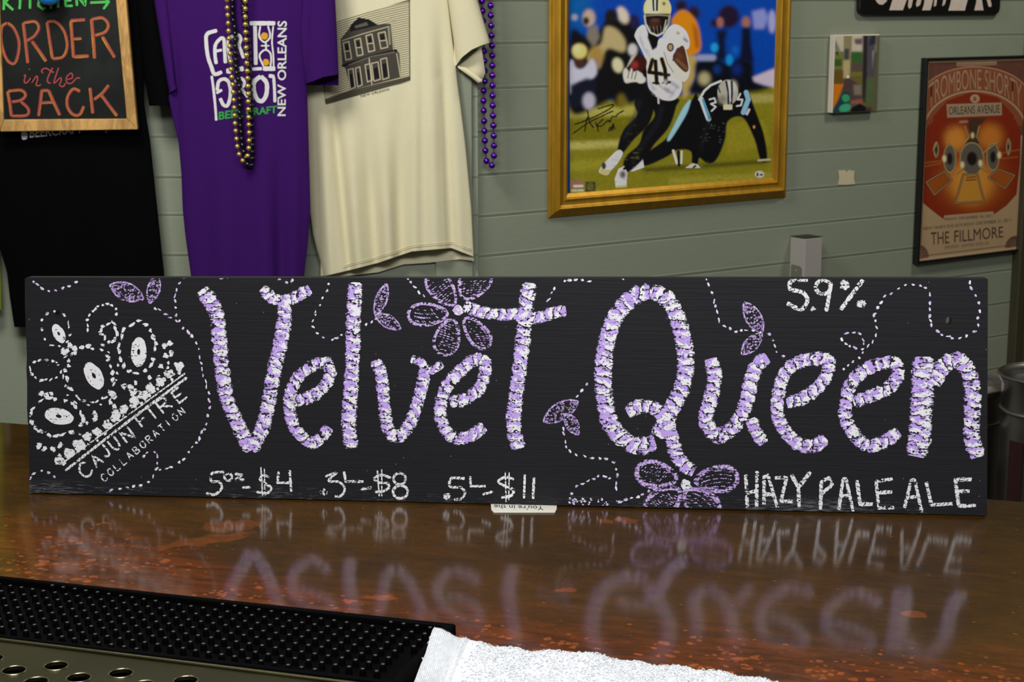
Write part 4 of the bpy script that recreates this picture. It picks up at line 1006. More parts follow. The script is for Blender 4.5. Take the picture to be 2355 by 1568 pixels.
OB = [([(80, 250), (20, 300), (15, 460), (70, 640), (150, 695), (195, 600), (205, 450), (150, 310), (80, 250)], 36, 1), ([(255, 250), (280, 460), (305, 690)], 40, 0), ([(255, 250), (380, 235), (425, 300), (380, 390), (290, 450)], 36, 1), ([(350, 450), (430, 560), (505, 670)], 42, 0),
  ([(515, 240), (540, 430), (575, 640)], 38, 0), ([(515, 235), (610, 240), (700, 340), (735, 500), (690, 620), (575, 645)], 36, 1), ([(775, 230), (790, 430), (805, 630)], 40, 0), ([(770, 225), (930, 215)], 40, 0), ([(800, 425), (890, 420)], 36, 0), ([(805, 620), (970, 610)], 44, 0),
  ([(1000, 210), (1020, 430), (1035, 640)], 42, 0), ([(1000, 210), (1120, 195), (1185, 270), (1150, 350), (1040, 390)], 38, 1), ([(1120, 400), (1190, 520), (1255, 630)], 42, 0),
  ([(85, 1000), (110, 1140), (125, 1270)], 40, 0), ([(85, 995), (230, 985), (280, 1040), (230, 1095), (130, 1115)], 36, 1), ([(230, 1110), (310, 1190), (290, 1260), (125, 1270)], 36, 1), ([(420, 1270), (440, 1120), (455, 990), (530, 985)], 38, 0), ([(530, 985), (590, 1120), (655, 1260)], 40, 0), ([(440, 1125), (590, 1115)], 36, 0),
  ([(875, 1000), (800, 975), (740, 1060), (740, 1170), (800, 1250), (870, 1250), (915, 1160)], 38, 1), ([(985, 960), (1000, 1100), (1015, 1240)], 40, 0), ([(1190, 930), (1120, 1020), (1030, 1090)], 40, 0), ([(1110, 1040), (1190, 1150), (1280, 1265)], 40, 0)]
for wn, sl in (('ORDER', slice(0, 13)), ('BACK', slice(13, 99))):
    mb = MB()
    for i, (p, w, cu) in enumerate(OB[sl]): ribbon(mb, Z(*o_, p), w / 4.753, fm, .0026 + i * 4e-5, step=2.5, jit=.05, taper=.75, curve=bool(cu), cross=5)
    mb.build('chalk_lettering', M_PINK, menu, fix=False)['label'] = 'pink and orange chalk word ' + wn
mb = MB()
for i, (p, w) in enumerate([([(260, 830), (280, 820), (265, 890), (290, 905), (340, 850)], 15), ([(320, 750), (322, 765)], 16), ([(340, 900), (350, 830), (345, 900), (400, 830), (410, 870), (395, 930), (430, 935), (445, 920)], 15), ([(470, 800), (455, 770), (500, 745), (560, 780), (590, 790)], 16), ([(575, 740), (520, 860), (530, 905), (555, 905)], 16), ([(640, 740), (590, 905), (660, 850), (670, 880), (650, 930), (690, 945), (715, 910)], 15), ([(725, 870), (790, 850), (780, 800), (730, 840), (730, 900), (780, 910), (830, 860), (860, 850), (875, 860)], 15)]):
    ribbon(mb, Z(*o_, p), w / 4.753, fm, .0026 + i * 3e-5, step=1.5, jit=.08, taper=.8, cross=3)
mb.build('script_lettering', M_RCH, menu, fix=False)['label'] = 'rose chalk script words in the'
mb = MB()
GS = [[(45, -60), (40, 110)], [(130, -60), (55, 30), (145, 110)], [(225, -60), (215, 100)], [(270, -60), (390, -60)], [(330, -60), (328, 95)], [(490, -50), (430, -10), (420, 60), (470, 100), (500, 80)], [(560, -60), (555, 95)], [(640, -60), (635, 85)], [(560, 20), (640, 18)], [(800, -62), (710, -60), (718, 65), (795, 62)], [(715, 5), (780, 2)], [(840, 65), (835, -60), (930, 60), (935, -60)], [(985, 28), (1190, 20)], [(1130, -40), (1190, 20), (1130, 100)]]
for i, p in enumerate(GS): ribbon(mb, Z(*o_, p), 7, fm, .0026 + i * 3e-5, step=2.5, jit=.08, taper=.8, curve=False, cross=3)
mb.build('kitchen_lettering', M_GCH, menu, fix=False)['label'] = 'green chalk word KITCHEN with an arrow'
# blue ornament dangling in front of it
mb = MB(); c = ony(112, -19, yq - .045)
prof = [(.0005, -.028), (.012, -.026), (.021, -.019), (.027, -.008), (.028, .004), (.024, .016), (.015, .025), (.005, .030), (.003, .036)]
mb.lathe(c, prof, 32); mb.tube([c + UP * .034, c + UP * .25 + np.array([0, .02, 0])], .001, 6)
orn = mb.build('blue_ornament', plain('glossy_blue_plastic', (14, 150, 255), .2, var=.08, coat=.6))
tag(orn, 'glossy bright blue rounded ornament hanging over the word KITCHEN', 'ornament')

# ------------------------------------------------------------------ bead necklaces
def bead_mat(name, rgb, rough, metal):
    t = NT(name); c = lin(rgb); n = t.noise(t.obj(), 300, 2); t.set(Base_Color=t.mix(n, c * .9, np.minimum(c * 1.1, .95)), Roughness=rough, Metallic=metal, Coat_Weight=.5, Coat_Roughness=.08); return t.m
def sphere_mesh(name, r, mat, facet=False):
    bm = bmesh.new(); bmesh.ops.create_uvsphere(bm, u_segments=16, v_segments=10, radius=r)
    me = bpy.data.meshes.new(name); bm.to_mesh(me); bm.free(); me.materials.append(mat)
    for p in me.polygons: p.use_smooth = not facet
    return me
def necklace(name, label, path, r, gap, mat, cordmat, yfn, group='bead necklaces'):
    P = smooth_path(path, 1.0); s = np.concatenate([[0], np.cumsum(np.linalg.norm(np.diff(P, axis=0), axis=1))])
    low = max(P, key=lambda q: q[1]); root = thing(name, ony(low[0], low[1], yfn(low[0], low[1])), label, 'bead necklace', group)
    me = sphere_mesh('bead', r, mat); first = None; d = 0
    pos = []
    while d < s[-1]:
        i = min(int(np.searchsorted(s, d)), len(P) - 1); q = P[i]; pos.append(ony(q[0], q[1], yfn(q[0], q[1]))); d += gap
    for w3 in pos:
        if first is None: ob = bpy.data.objects.new('bead', me); first = ob
        else: ob = first.copy()
        COL.objects.link(ob); ob.parent = root; ob.location = w3 - np.array(root['_w']); ob.rotation_euler = RNG.uniform(0, 6, 3)
    mb = MB(); mb.tube(pos, r * .22, 6); mb.build('cord', cordmat, root)
M_GOLD = bead_mat('gold_bead', (232, 196, 96), .22, .75); M_BBD = bead_mat('black_bead', (14, 13, 14), .22, 0.0); M_PBD = bead_mat('purple_metallic_bead', (98, 24, 176), .24, .85)
M_CORD = plain('dark_cord', (60, 40, 20), .7)
yg = lambda u, v: py - .058
necklace('bead_necklace', 'gold bead necklace looped over the purple t-shirt', [(520, -90), (522, 4), (524, 40), (527, 94), (532, 166), (536, 203), (539, 254), (541, 291), (543, 309), (547, 344), (555, 366), (563, 369), (570, 354), (573, 319), (572, 283), (571, 249), (570, 195), (567, 141), (565, 86), (564, 50), (564, 13), (563, -90)], (.0052), 17.8, M_GOLD, M_CORD, yg)
yb = lambda u, v: py - .036
necklace('bead_necklace', 'black bead necklace hanging behind the gold beads', [(533, -90), (535, 34), (539, 54), (541, 92), (541, 122), (544, 166), (550, 193), (551, 230), (552, 249), (551, 265), (557, 332), (566, 368), (573, 385), (579, 366), (579, 320), (577, 260), (575, 200), (571, 140), (569, 90), (564, 50), (560, 20), (556, -90)], (.0062), 15.2, M_BBD, M_BBD, yb)
yp = lambda u, v: YL - .010
necklace('bead_necklace', 'purple metallic bead necklace on the green wall beside the cream sleeve', [(1105, -90), (1107, -20), (1110, 30), (1113, 110), (1115, 190), (1112, 215), (1113, 270), (1115, 320), (1117, 355), (1120, 374), (1128, 384), (1135, 368), (1136, 330), (1133, 230), (1132, 120), (1129, 40), (1127, -20), (1118, -90)], .0075, 23, M_PBD, plain('purple_cord', (60, 20, 90), .6), yp)

# ------------------------------------------------------------------ pictures on the right wall
def wallrect(u0, v0, u1, v1):
    """s and z of two opposite corners on the right wall"""
    a, b = rw(u0, v0, 0), rw(u1, v1, 0); return np.dot(a - C0, WD), a[2], np.dot(b - C0, WD), b[2]
def ws(s, z, h): return C0 + WD * s + UP * z + WN * h
def frame_sweep(mb, s0, z0, s1, z1, prof):
    """mitred moulding: prof = (inset, height) pairs from the outer back edge inwards"""
    rings = []
    for ins, hh in prof: rings.append([mb.vert(ws(s, z, hh)) for s, z in ((s0 + ins, z0 + ins), (s1 - ins, z0 + ins), (s1 - ins, z1 - ins), (s0 + ins, z1 - ins))])
    for A, B in zip(rings, rings[1:]):
        for k in range(4): mb.face((A[k], A[(k + 1) % 4], B[(k + 1) % 4], B[k]))
    for k in range(4): mb.face((rings[0][(k + 1) % 4], rings[0][k], rings[-1][k], rings[-1][(k + 1) % 4]))
def gold_leaf():
    t = NT('antique_gold_leaf'); o = t.obj(); n = t.noise(o, 1.0, 4, .6, stretch=(60, 60, 12)); c = t.mix(n, lin((138, 98, 14)), lin((206, 156, 40)))
    t.set(Base_Color=c, Metallic=.6, Roughness=.42, Specular_IOR_Level=.4); t.bump(n, .1, .001); return t.m
FH = .032
s0, z0 = .2150, 1.2105; s1 = .9580; ztop = 1.98
ph = thing('picture_frame', ws((s0 + s1) / 2, z0, 0), 'gold framed signed football photo with a runner in white jersey number 41', 'framed photo')
mb = MB(); frame_sweep(mb, s0, z0, s1, ztop, [(a_ * 1.07, b_) for a_, b_ in [(0, .001), (0, .004), (.002, .0062), (.007, .0085), (.009, .0112), (.0125, .0128), (.016, .0185), (.018, .0208), (.0195, .0212), (.021, .020), (.0225, .0176), (.026, .0156), (.031, .0146), (.0345, .0150), (.036, .0164), (.0385, .0168), (.040, .0155), (.0415, .0120), (.048, .0078), (.0495, .0066), (.050, .001)]])
mb.build('gilt_frame', gold_leaf(), ph, smooth=False)
mb = MB(); mb.box(ws(s0 + .0495, z0 + .0495, .0012), WD * (s1 - s0 - .099), WN * .0030, UP * (ztop - z0 - .099)); mb.build('photo_backing', plain('blue_photo_upper_part', (0, 60, 150), .35, var=.2), ph, smooth=False)
R3 = (1240, 0, 3.015); z3 = lambda p: Z(*R3, p)
def e3(p, c, rx, ry, col, blur=0, rot=0, op=1): p.ell(z3([c])[0], rx / 3.015, ry / 3.015, col, blur, rot, op)
P = Paint(1300, -30, 1800, 460, 1.35, (0, 62, 158)); P.sm = True
P.poly(z3([(200, 690), (700, 690), (1480, 600), (1720, 590), (1720, 1400), (200, 1400)]), (124, 118, 24), 2)
P.ell((1330, 10), 30, 60, (0, 84, 150), 12)
for pts, col in (([(200, 740), (680, 735), (680, 800), (200, 815)], (166, 156, 72)), ([(200, 830), (660, 810), (620, 960), (200, 985)], (108, 102, 12)), ([(200, 985), (580, 970), (560, 1020), (200, 1040)], (172, 162, 84)), ([(1440, 655), (1720, 650), (1720, 705), (1440, 715)], (160, 150, 80)), ([(200, 1120), (560, 1090), (540, 1160), (200, 1190)], (142, 134, 36)), ([(900, 1230), (1720, 1190), (1720, 1240), (900, 1280)], (146, 136, 44)), ([(720, 1165), (1600, 1105), (1600, 1130), (720, 1195)], (70, 66, 14)), ([(1300, 860), (1560, 830), (1600, 1000), (1300, 1080)], (138, 128, 30))): P.poly(z3(pts), col, 3)
P.noise(.14, 3)
DK = (9, 9, 12)
P.poly(z3([(215, 230), (330, 250), (420, 200), (480, 110), (560, 130), (620, 110), (690, 150), (700, 350), (760, 420), (760, 640), (680, 700), (620, 720), (590, 690), (540, 740), (500, 690), (400, 740), (215, 765)]), DK, 4)
e3(P, (660, 150), 30, 50, (30, 25, 70), 3)
P.poly(z3([(460, 190), (530, 200), (590, 270), (600, 340), (570, 360), (480, 335), (430, 400), (410, 460), (340, 420), (350, 370), (430, 300)]), (176, 158, 112), 3)
e3(P, (345, 125), 42, 60, (180, 156, 138), 3); e3(P, (325, 145), 22, 28, (40, 25, 25), 2); P.poly(z3([(340, 190), (400, 170), (420, 260), (380, 330), (330, 260)]), (120, 112, 100), 3)
e3(P, (580, 105), 36, 62, (206, 190, 172), 3, -25); e3(P, (500, 110), 45, 50, (24, 18, 16), 3)
e3(P, (245, 120), 22, 22, (150, 150, 175), 2); e3(P, (395, 385), 50, 65, (158, 128, 60), 4); e3(P, (400, 440), 30, 40, (150, 120, 90), 3)
P.poly(z3([(215, 420), (300, 470), (370, 410), (400, 500), (350, 560), (270, 580), (215, 650)]), (186, 186, 204), 2); P.poly(z3([(215, 590), (330, 540), (400, 560), (380, 700), (215, 760)]), (14, 18, 36), 3)
e3(P, (280, 430), 40, 50, (66, 40, 30), 2); e3(P, (280, 355), 52, 52, (212, 190, 112), 2); e3(P, (260, 340), 24, 24, (226, 208, 150), 3)
e3(P, (545, 452), 36, 52, (206, 198, 160), 2, -15); e3(P, (648, 345), 32, 42, (196, 192, 190), 2); e3(P, (345, 700), 42, 58, (176, 170, 186), 3); e3(P, (570, 700), 30, 50, (110, 96, 20), 4)
# right background
e3(P, (985, 40), 42, 40, (30, 20, 28), 4); e3(P, (1070, 90), 45, 50, (36, 22, 40), 4)
P.poly(z3([(920, 140), (985, 70), (1055, 100), (1105, 190), (1118, 340), (1050, 385), (1000, 350), (940, 240)]), (206, 126, 14), 2); P.poly(z3([(1060, 150), (1100, 210), (1112, 330), (1085, 340)]), (160, 84, 12), 3)
P.poly(z3([(1010, 375), (1100, 390), (1085, 520), (1050, 640), (1000, 690), (985, 560)]), (176, 152, 90), 2)
P.poly(z3([(1090, 430), (1230, 400), (1300, 440), (1400, 400), (1480, 430), (1500, 560), (1620, 590), (1480, 640), (1060, 650), (1080, 540)]), (7, 9, 20), 4)
e3(P, (1315, 115), 75, 80, (28, 16, 40), 4); e3(P, (1225, 160), 40, 30, (26, 16, 40), 4); e3(P, (1255, 155), 24, 36, (152, 96, 84), 2); P.poly(z3([(1225, 215), (1310, 200), (1290, 280), (1300, 420), (1220, 420), (1240, 310)]), (8, 16, 40), 4)
e3(P, (1435, 155), 28, 40, (158, 104, 74), 3); P.poly(z3([(1405, 190), (1465, 190), (1470, 300), (1490, 430), (1385, 430), (1400, 320)]), (6, 14, 40), 3)
e3(P, (1215, 330), 25, 32, (24, 150, 214), 2); e3(P, (1320, 415), 24, 38, (12, 136, 204), 2); e3(P, (1360, 350), 20, 30, (10, 96, 180), 4); e3(P, (1235, 480), 25, 30, (10, 50, 120), 4); e3(P, (1370, 480), 30, 40, (8, 40, 120), 5)
P.poly(z3([(1475, 80), (1560, 60), (1590, 120), (1560, 200), (1490, 200)]), (126, 136, 198), 3); e3(P, (1615, 150), 26, 80, (156, 156, 204), 3)
P.line(z3([(1110, 400), (1205, 400)]), 14, (140, 150, 184), 2); P.poly(z3([(1480, 535), (1640, 470), (1640, 610), (1560, 590), (1490, 565)]), (190, 176, 196), 2); e3(P, (1145, 545), 40, 45, (170, 160, 120), 4)
# crouching player
P.poly(z3([(1110, 680), (1180, 590), (1260, 560), (1390, 570), (1450, 640), (1490, 740), (1560, 940), (1580, 1105), (1535, 1110), (1490, 960), (1410, 815), (1310, 840), (1290, 960), (1250, 1070), (1210, 1125), (1160, 1130), (1112, 1095), (1100, 1135), (1060, 1135), (1050, 1050), (960, 1040), (880, 1090), (740, 1150), (715, 1110), (745, 1060), (880, 960), (960, 850), (1060, 690), (1090, 640)]), (9, 9, 13), .6)
P.poly(z3([(1050, 690), (1000, 745), (930, 880), (888, 965), (905, 975), (975, 870), (1030, 770)]), (146, 192, 208), .6)
P.line(z3([(1110, 690), (1145, 630), (1190, 590), (1260, 562)]), 5, (205, 208, 212)); P.line(z3([(1125, 690), (1150, 760), (1175, 825)]), 11, (196, 214, 222)); P.line(z3([(1135, 690), (1158, 760), (1180, 820)]), 5, (70, 150, 190))
P.line(z3([(1435, 640), (1450, 690), (1415, 780)]), 11, (130, 176, 206)); P.line(z3([(1455, 760), (1440, 790)]), 6, (200, 180, 190))
P.line(z3([(1180, 690), (1215, 680), (1225, 710), (1190, 720), (1225, 740), (1195, 770)]), 3.4, (216, 220, 226)); P.line(z3([(1395, 650), (1375, 690), (1410, 690), (1400, 730), (1370, 735)]), 3.6, (208, 214, 222))
e3(P, (1308, 640), 72, 88, (172, 166, 150)); e3(P, (1270, 690), 30, 30, (130, 124, 108), 3); e3(P, (1345, 600), 24, 40, (192, 188, 176), 3)
P.line(z3([(1296, 565), (1312, 640), (1312, 720)]), 4.6, (26, 36, 62)); P.line(z3([(1335, 565), (1338, 640), (1332, 720)]), 4.6, (26, 36, 62)); P.line(z3([(1315, 565), (1326, 700)]), 3, (214, 212, 208))
P.poly(z3([(1275, 725), (1340, 725), (1338, 760), (1278, 760)]), (206, 196, 158)); P.line(z3([(1240, 600), (1255, 640)]), 3, (40, 50, 70))
for k in range(26): e3(P, (RNG.uniform(1110, 1290), RNG.uniform(840, 1000)), 5, 4, (70, 80, 66), 0, 0, .8)
P.ell(z3([(1490, 880)])[0], 3, 4, (180, 130, 60))
P.poly(z3([(1010, 1165), (1060, 1130), (1100, 1140), (1120, 1165)]), (196, 192, 176)); P.line(z3([(1520, 1112), (1600, 1106)]), 5, (170, 164, 130)); P.line(z3([(1070, 1160), (1085, 1150)]), 4, DK)
P.line(z3([(930, 1045), (955, 1130)]), 6, (206, 202, 190)); P.line(z3([(965, 1050), (970, 1145)]), 6, DK); P.line(z3([(988, 1050), (985, 1130)]), 5, (200, 196, 180))
P.poly(z3([(618, 1185), (660, 1140), (718, 1098), (728, 1160), (650, 1188)]), (214, 208, 208))
# runner
P.poly(z3([(690, 640), (760, 600), (800, 690), (785, 800), (745, 880), (655, 970), (580, 1060), (543, 1035), (585, 900), (675, 800), (660, 720)]), (11, 11, 15), .4)
P.poly(z3([(750, 640), (960, 680), (950, 740), (920, 840), (880, 910), (800, 1000), (745, 1080), (625, 1190), (583, 1165), (600, 1085), (690, 1000), (725, 900), (800, 800), (760, 700)]), (9, 9, 12), .4)
P.poly(z3([(545, 1040), (580, 1062), (545, 1130), (500, 1180), (470, 1215), (420, 1200), (420, 1170), (470, 1110)]), (204, 200, 202)); P.poly(z3([(420, 1170), (450, 1175), (495, 1185), (470, 1215), (420, 1203)]), (190, 178, 110)); P.ell(z3([(448, 1150)])[0], 5, 8, (60, 50, 50), 1)
P.poly(z3([(590, 1150), (612, 1200), (605, 1285), (530, 1300), (523, 1240), (550, 1170)]), (206, 202, 204)); P.line(z3([(535, 1295), (602, 1290)]), 5, (186, 176, 120)); P.ell(z3([(580, 1210)])[0], 7, 9, (90, 80, 80), 2)
P.line(z3([(610, 1150), (590, 1170)]), 6, DK)
JW = (216, 214, 220)
P.poly(z3([(690, 190), (735, 180), (780, 310), (830, 300), (880, 210), (940, 168), (1010, 205), (1042, 280), (1030, 340), (960, 330), (930, 400), (900, 460), (930, 520), (985, 560), (985, 630), (940, 690), (860, 693), (800, 650), (757, 600), (742, 460), (725, 380), (670, 270), (662, 240)]), JW)
P.poly(z3([(935, 540), (985, 570), (980, 620), (900, 600), (860, 590)]), (60, 58, 62), 2, 0, ) if False else None
for a, b in (((820, 580), (900, 640)), ((860, 600), (930, 650)), ((900, 560), (970, 610))): P.line(z3([a, b]), 4, (120, 116, 122), 2)
P.poly(z3([(760, 200), (835, 265), (815, 330), (785, 350), (750, 260)]), DK, .4)
P.poly(z3([(690, 200), (720, 210), (760, 330), (735, 380), (700, 300)]), (190, 188, 198), 3)
# far arm: sleeve and skin
P.poly(z3([(975, 310), (1012, 330), (1035, 420), (1045, 500), (1010, 565), (940, 540), (890, 470), (855, 380), (870, 340), (910, 400), (940, 420)]), (206, 200, 190))
P.poly(z3([(985, 318), (1008, 335), (1028, 420), (1036, 480), (1012, 500), (960, 455), (928, 410), (935, 370)]), (78, 44, 28)); P.line(z3([(950, 410), (985, 440), (1025, 480)]), 4, (140, 100, 66), 2); P.line(z3([(960, 370), (990, 400)]), 5, (110, 66, 44), 2)
P.poly(z3([(850, 340), (875, 350), (900, 440), (935, 500), (905, 490), (870, 420)]), (222, 220, 214)); P.line(z3([(865, 360), (890, 440), (930, 500)]), 2, (120, 114, 100))
e3(P, (910, 328), 24, 30, (50, 46, 50)); e3(P, (910, 328), 14, 20, (170, 140, 90)); e3(P, (965, 225), 14, 16, (150, 140, 70), 1); P.line(z3([(1005, 270), (1025, 285)]), 6, (140, 136, 150), 1)
e3(P, (850, 300), 28, 38, (228, 226, 222))
# number
for st in ([(785, 415), (762, 500), (845, 512)], [(806, 425), (815, 575)], [(850, 410), (872, 480), (880, 575)]):
    P.line(z3(st), 11, (176, 150, 92)); 
for st in ([(785, 415), (762, 500), (845, 512)], [(806, 425), (815, 575)], [(850, 410), (872, 480), (880, 575)]): P.line(z3(st), 8, (16, 14, 14))
P.line(z3([(790, 575), (830, 578)]), 5, (16, 14, 14)); P.line(z3([(860, 575), (905, 570)]), 6, (16, 14, 14)); P.line(z3([(845, 515), (900, 520)]), 8, (24, 22, 22), 1)
# ball and hand
e3(P, (682, 445), 70, 58, (58, 16, 14), .5, -35); e3(P, (662, 450), 26, 26, (140, 46, 40), 2); P.poly(z3([(640, 390), (680, 370), (640, 430), (600, 480)]), (180, 170, 160), 1)
P.poly(z3([(582, 500), (600, 470), (625, 500), (640, 470), (655, 500), (680, 490), (720, 520), (700, 560), (640, 570), (600, 575), (585, 545)]), (206, 202, 190), .5)
for a, b in (((625, 480), (615, 540)), ((650, 490), (640, 545)), ((675, 500), (662, 550))): P.line(z3([a, b]), 2, (90, 80, 70))
e3(P, (705, 552), 34, 26, (216, 212, 192), 1)
# helmet
e3(P, (820, 62), 96, 100, (206, 194, 140)); e3(P, (790, 60), 40, 70, (226, 218, 180), 5); P.line(z3([(790, -20), (795, 70)]), 5, (40, 36, 34)); P.line(z3([(803, -20), (806, 70)]), 4, (226, 224, 220)); P.line(z3([(818, -20), (816, 70)]), 5, (40, 36, 34)); e3(P, (865, 25), 12, 12, (110, 100, 60), 1)
P.poly(z3([(735, 95), (905, 95), (910, 150), (870, 230), (800, 240), (750, 190)]), (20, 14, 13), .5); e3(P, (800, 160), 42, 32, (66, 38, 28), 3); e3(P, (812, 205), 34, 24, (24, 12, 10), 2)
P.line(z3([(742, 170), (770, 225), (820, 248), (862, 225), (895, 165)]), 4, (206, 200, 184)); P.line(z3([(735, 110), (820, 104), (905, 110)]), 2.5, (150, 140, 120)); P.line(z3([(730, 110), (740, 175)]), 4, (186, 180, 160)); P.line(z3([(905, 110), (895, 175)]), 5, (150, 146, 120)); P.line(z3([(880, 140), (860, 225)]), 2.5, (190, 186, 160))
P.line(z3([(825, 672), (828, 715)]), 4, (206, 190, 196)); P.line(z3([(810, 665), (825, 672)]), 3, (190, 190, 200))
o5 = (1300, 230, 4.443)
P.poly(Z(*o5, [(55, 820), (180, 820), (180, 895), (55, 895)]), (150, 100, 90), 1); P.line(Z(*o5, [(70, 925), (180, 922)]), 5, (190, 186, 160), 1); P.line(Z(*o5, [(90, 880), (175, 878)]), 5, (210, 200, 190), 1); P.poly(Z(*o5, [(205, 835), (310, 835), (310, 940), (205, 940)]), (58, 54, 36), .6); P.ell(Z(*o5, [(256, 885)])[0], 8, 10, (96, 88, 40), 1)
for a, b, w in (((700, 260), (770, 400), 8), ((760, 560), (800, 640), 9), ((790, 600), (850, 680), 7), ((960, 590), (905, 680), 9), ((940, 570), (880, 640), 6), ((1000, 230), (1030, 300), 7), ((880, 240), (850, 300), 6)): P.line(z3([a, b]), w / 3.0 * 2, (150, 146, 156), 3, .8)
for a, b, w in (((720, 240), (745, 330), 6), ((800, 640), (870, 670), 6), ((950, 200), (1000, 230), 6), ((880, 560), (860, 600), 5)): P.line(z3([a, b]), w, (236, 235, 240), 2, .8)
P.line(z3([(700, 700), (640, 860), (590, 960)]), 7, (30, 30, 38), 3, .8); P.line(z3([(850, 740), (820, 860), (720, 1000), (650, 1120)]), 8, (28, 28, 36), 4, .8); P.line(z3([(1190, 800), (1150, 900), (1120, 1040)]), 6, (26, 26, 34), 3, .7)
for _ in range(420):
    x, y = RNG.uniform(215, 1650), RNG.uniform(770, 1330)
    if x > 700 and y < 1120: continue
    k = RNG.uniform(0, 1); P.ell(z3([(x, y)])[0], 1.5 + 5 * k, .8, (156, 146, 58) if RNG.random() < .5 else (84, 80, 14), .8, 0, .5)
P.ell(z3([(805, 140)])[0], 10, 3, (96, 58, 44), 1.5); P.ell(z3([(800, 195)])[0], 6, 3, (84, 46, 38), 1.2)
for k in range(5): P.line(z3([(765 + k * 26, 180), (780 + k * 22, 240)]), 1.2, (150, 146, 130), 0, .7)
P.noise(.07, 1)
GW = 1.5
m = P.mesh([(1309, -28), (1787, -28), (1776, 417), (1311, 449)], lambda u, v, h: rw(u, v, h), .0065, GW)
M_PHOTO = print_mat('glossy_photo_print', .35, .35)
m.build('photo_print', M_PHOTO, ph, fix=False)
f7 = lambda u, v, h: rw(u, v, h)
mb = MB()
SG = [[(90, 250), (230, 200), (400, 120), (490, 60), (470, 48), (330, 90)], [(80, 340), (230, 235), (400, 150), (490, 110)], [(225, 100), (250, 220), (290, 285)], [(200, 325), (215, 210), (232, 170)], [(310, 220), (340, 322)], [(390, 190), (330, 255), (370, 265), (420, 220), (445, 205), (455, 225), (480, 170), (520, 165), (540, 140), (600, 105)], [(440, 322), (458, 272)], [(462, 318), (476, 262)], [(482, 310), (490, 240), (506, 302)]]
for i, p in enumerate(SG): ribbon(mb, Z(*o5, p), 2.4, f7, .0072 + i * 2e-5, step=1.5, jit=.2, cross=3)
mb.build('signature', plain('black_marker_ink', (20, 20, 14), .4), ph, fix=False)
mb = MB(); mb.prism(ring((1747, 401), 11, 8.5, 24), f7, .0068, .0074, WN); mb.build('oval_sticker', plain('white_sticker', (226, 224, 206), .4), ph, smooth=False)
mb = MB(); ribbon(mb, [(1742, 397), (1742, 405)], 4, f7, .0078, step=2, cross=3); ribbon(mb, [(1747, 402), (1755, 401)], 3, f7, .0078, step=2, cross=3); mb.build('sticker_mark', plain('navy_ink', (40, 44, 60), .4), ph, fix=False)

# small canvas painting
cs0, cz1, cs1, cz0 = 1.0975, 1.6135, 1.2600, 1.4175
cv = thing('canvas_painting', ws((cs0 + cs1) / 2, cz0, 0), 'small unframed canvas painting of a courtyard alley with an orange wall', 'painting')
mb = MB(); mb.box(ws(cs0, cz0, .001), WD * (cs1 - cs0), WN * .018, UP * (cz1 - cz0)); mb.build('canvas_block', plain('primed_canvas', (214, 204, 186), .8, var=.04), cv, smooth=False, bevel=.002)
o8 = (1880, 60, 7.125); z8 = lambda p: Z(*o8, p)
P = Paint(1895, 65, 2030, 275, 2.0, (78, 74, 52))
for pts, col, b in (([(190, 100), (960, 100), (950, 420), (200, 420)], (170, 160, 140), 2), ([(250, 150), (330, 300), (380, 420), (300, 420), (240, 250)], (90, 100, 80), 2), ([(430, 140), (570, 140), (550, 560), (430, 560)], (120, 112, 80), 1), ([(440, 370), (520, 370), (515, 550), (435, 550)], (52, 56, 58), 1.5), ([(600, 210), (740, 200), (730, 300), (620, 300)], (90, 74, 76), 1.5),
    ([(740, 130), (960, 130), (940, 840), (730, 840)], (66, 62, 68), 2), ([(880, 140), (960, 140), (950, 300), (840, 320)], (36, 36, 48), 1), ([(900, 400), (930, 400), (900, 700)], (120, 120, 130), 1), ([(250, 430), (430, 430), (420, 700), (250, 720)], (96, 104, 52), 2), ([(270, 540), (400, 540), (400, 660), (260, 660)], (48, 74, 22), 1.5), ([(290, 420), (340, 420), (340, 500)], (20, 28, 18), 1), ([(560, 430), (720, 430), (740, 600), (560, 600)], (40, 82, 34), 1.5), ([(420, 560), (540, 560), (530, 850), (410, 860)], (158, 142, 100), 1.5),
    ([(240, 720), (420, 720), (420, 930), (230, 960)], (88, 66, 16), 2), ([(560, 600), (760, 600), (740, 760), (560, 760)], (76, 62, 52), 1.5), ([(550, 750), (740, 750), (730, 820), (550, 830)], (98, 94, 36), 1), ([(520, 840), (740, 840), (720, 960), (540, 960)], (92, 82, 30), 2), ([(760, 140), (820, 140), (800, 1260), (730, 1260)], (34, 26, 26), 1.2),
    ([(440, 860), (530, 860), (700, 960), (740, 1300), (540, 1300), (250, 1440), (400, 1100)], (66, 50, 50), 1.2), ([(590, 960), (720, 960), (720, 1130), (600, 1130)], (112, 100, 86), 2), ([(820, 850), (930, 850), (890, 1300), (780, 1280)], (66, 84, 50), 3), ([(210, 950), (430, 950), (330, 1210), (230, 1400), (190, 1400)], (176, 98, 10), 1), ([(210, 950), (270, 950), (240, 1150), (205, 1200)], (130, 56, 10), 1.5),
    ([(430, 1080), (240, 1410), (240, 1450), (460, 1450), (540, 1280), (520, 1080)], (26, 50, 56), 1), ([(540, 1220), (740, 1190), (750, 1280), (540, 1280)], (126, 76, 62), 2), ([(560, 1330), (700, 1270), (800, 1330), (820, 1450), (520, 1450)], (8, 6, 8), 1), ([(800, 1330), (890, 1330), (880, 1450), (800, 1450)], (60, 38, 34), 2)): P.poly(z8(pts), col, b)
P.ell(z8([(465, 1180)])[0], 9, 9, (40, 130, 90), .6); P.ell(z8([(450, 1340)])[0], 14, 9, (46, 140, 104), .8, -20); P.ell(z8([(500, 830)])[0], 3, 3, (220, 210, 180)); P.noise(.16, 2)
mq = [np.array(p) for p in ((0, 0),)]
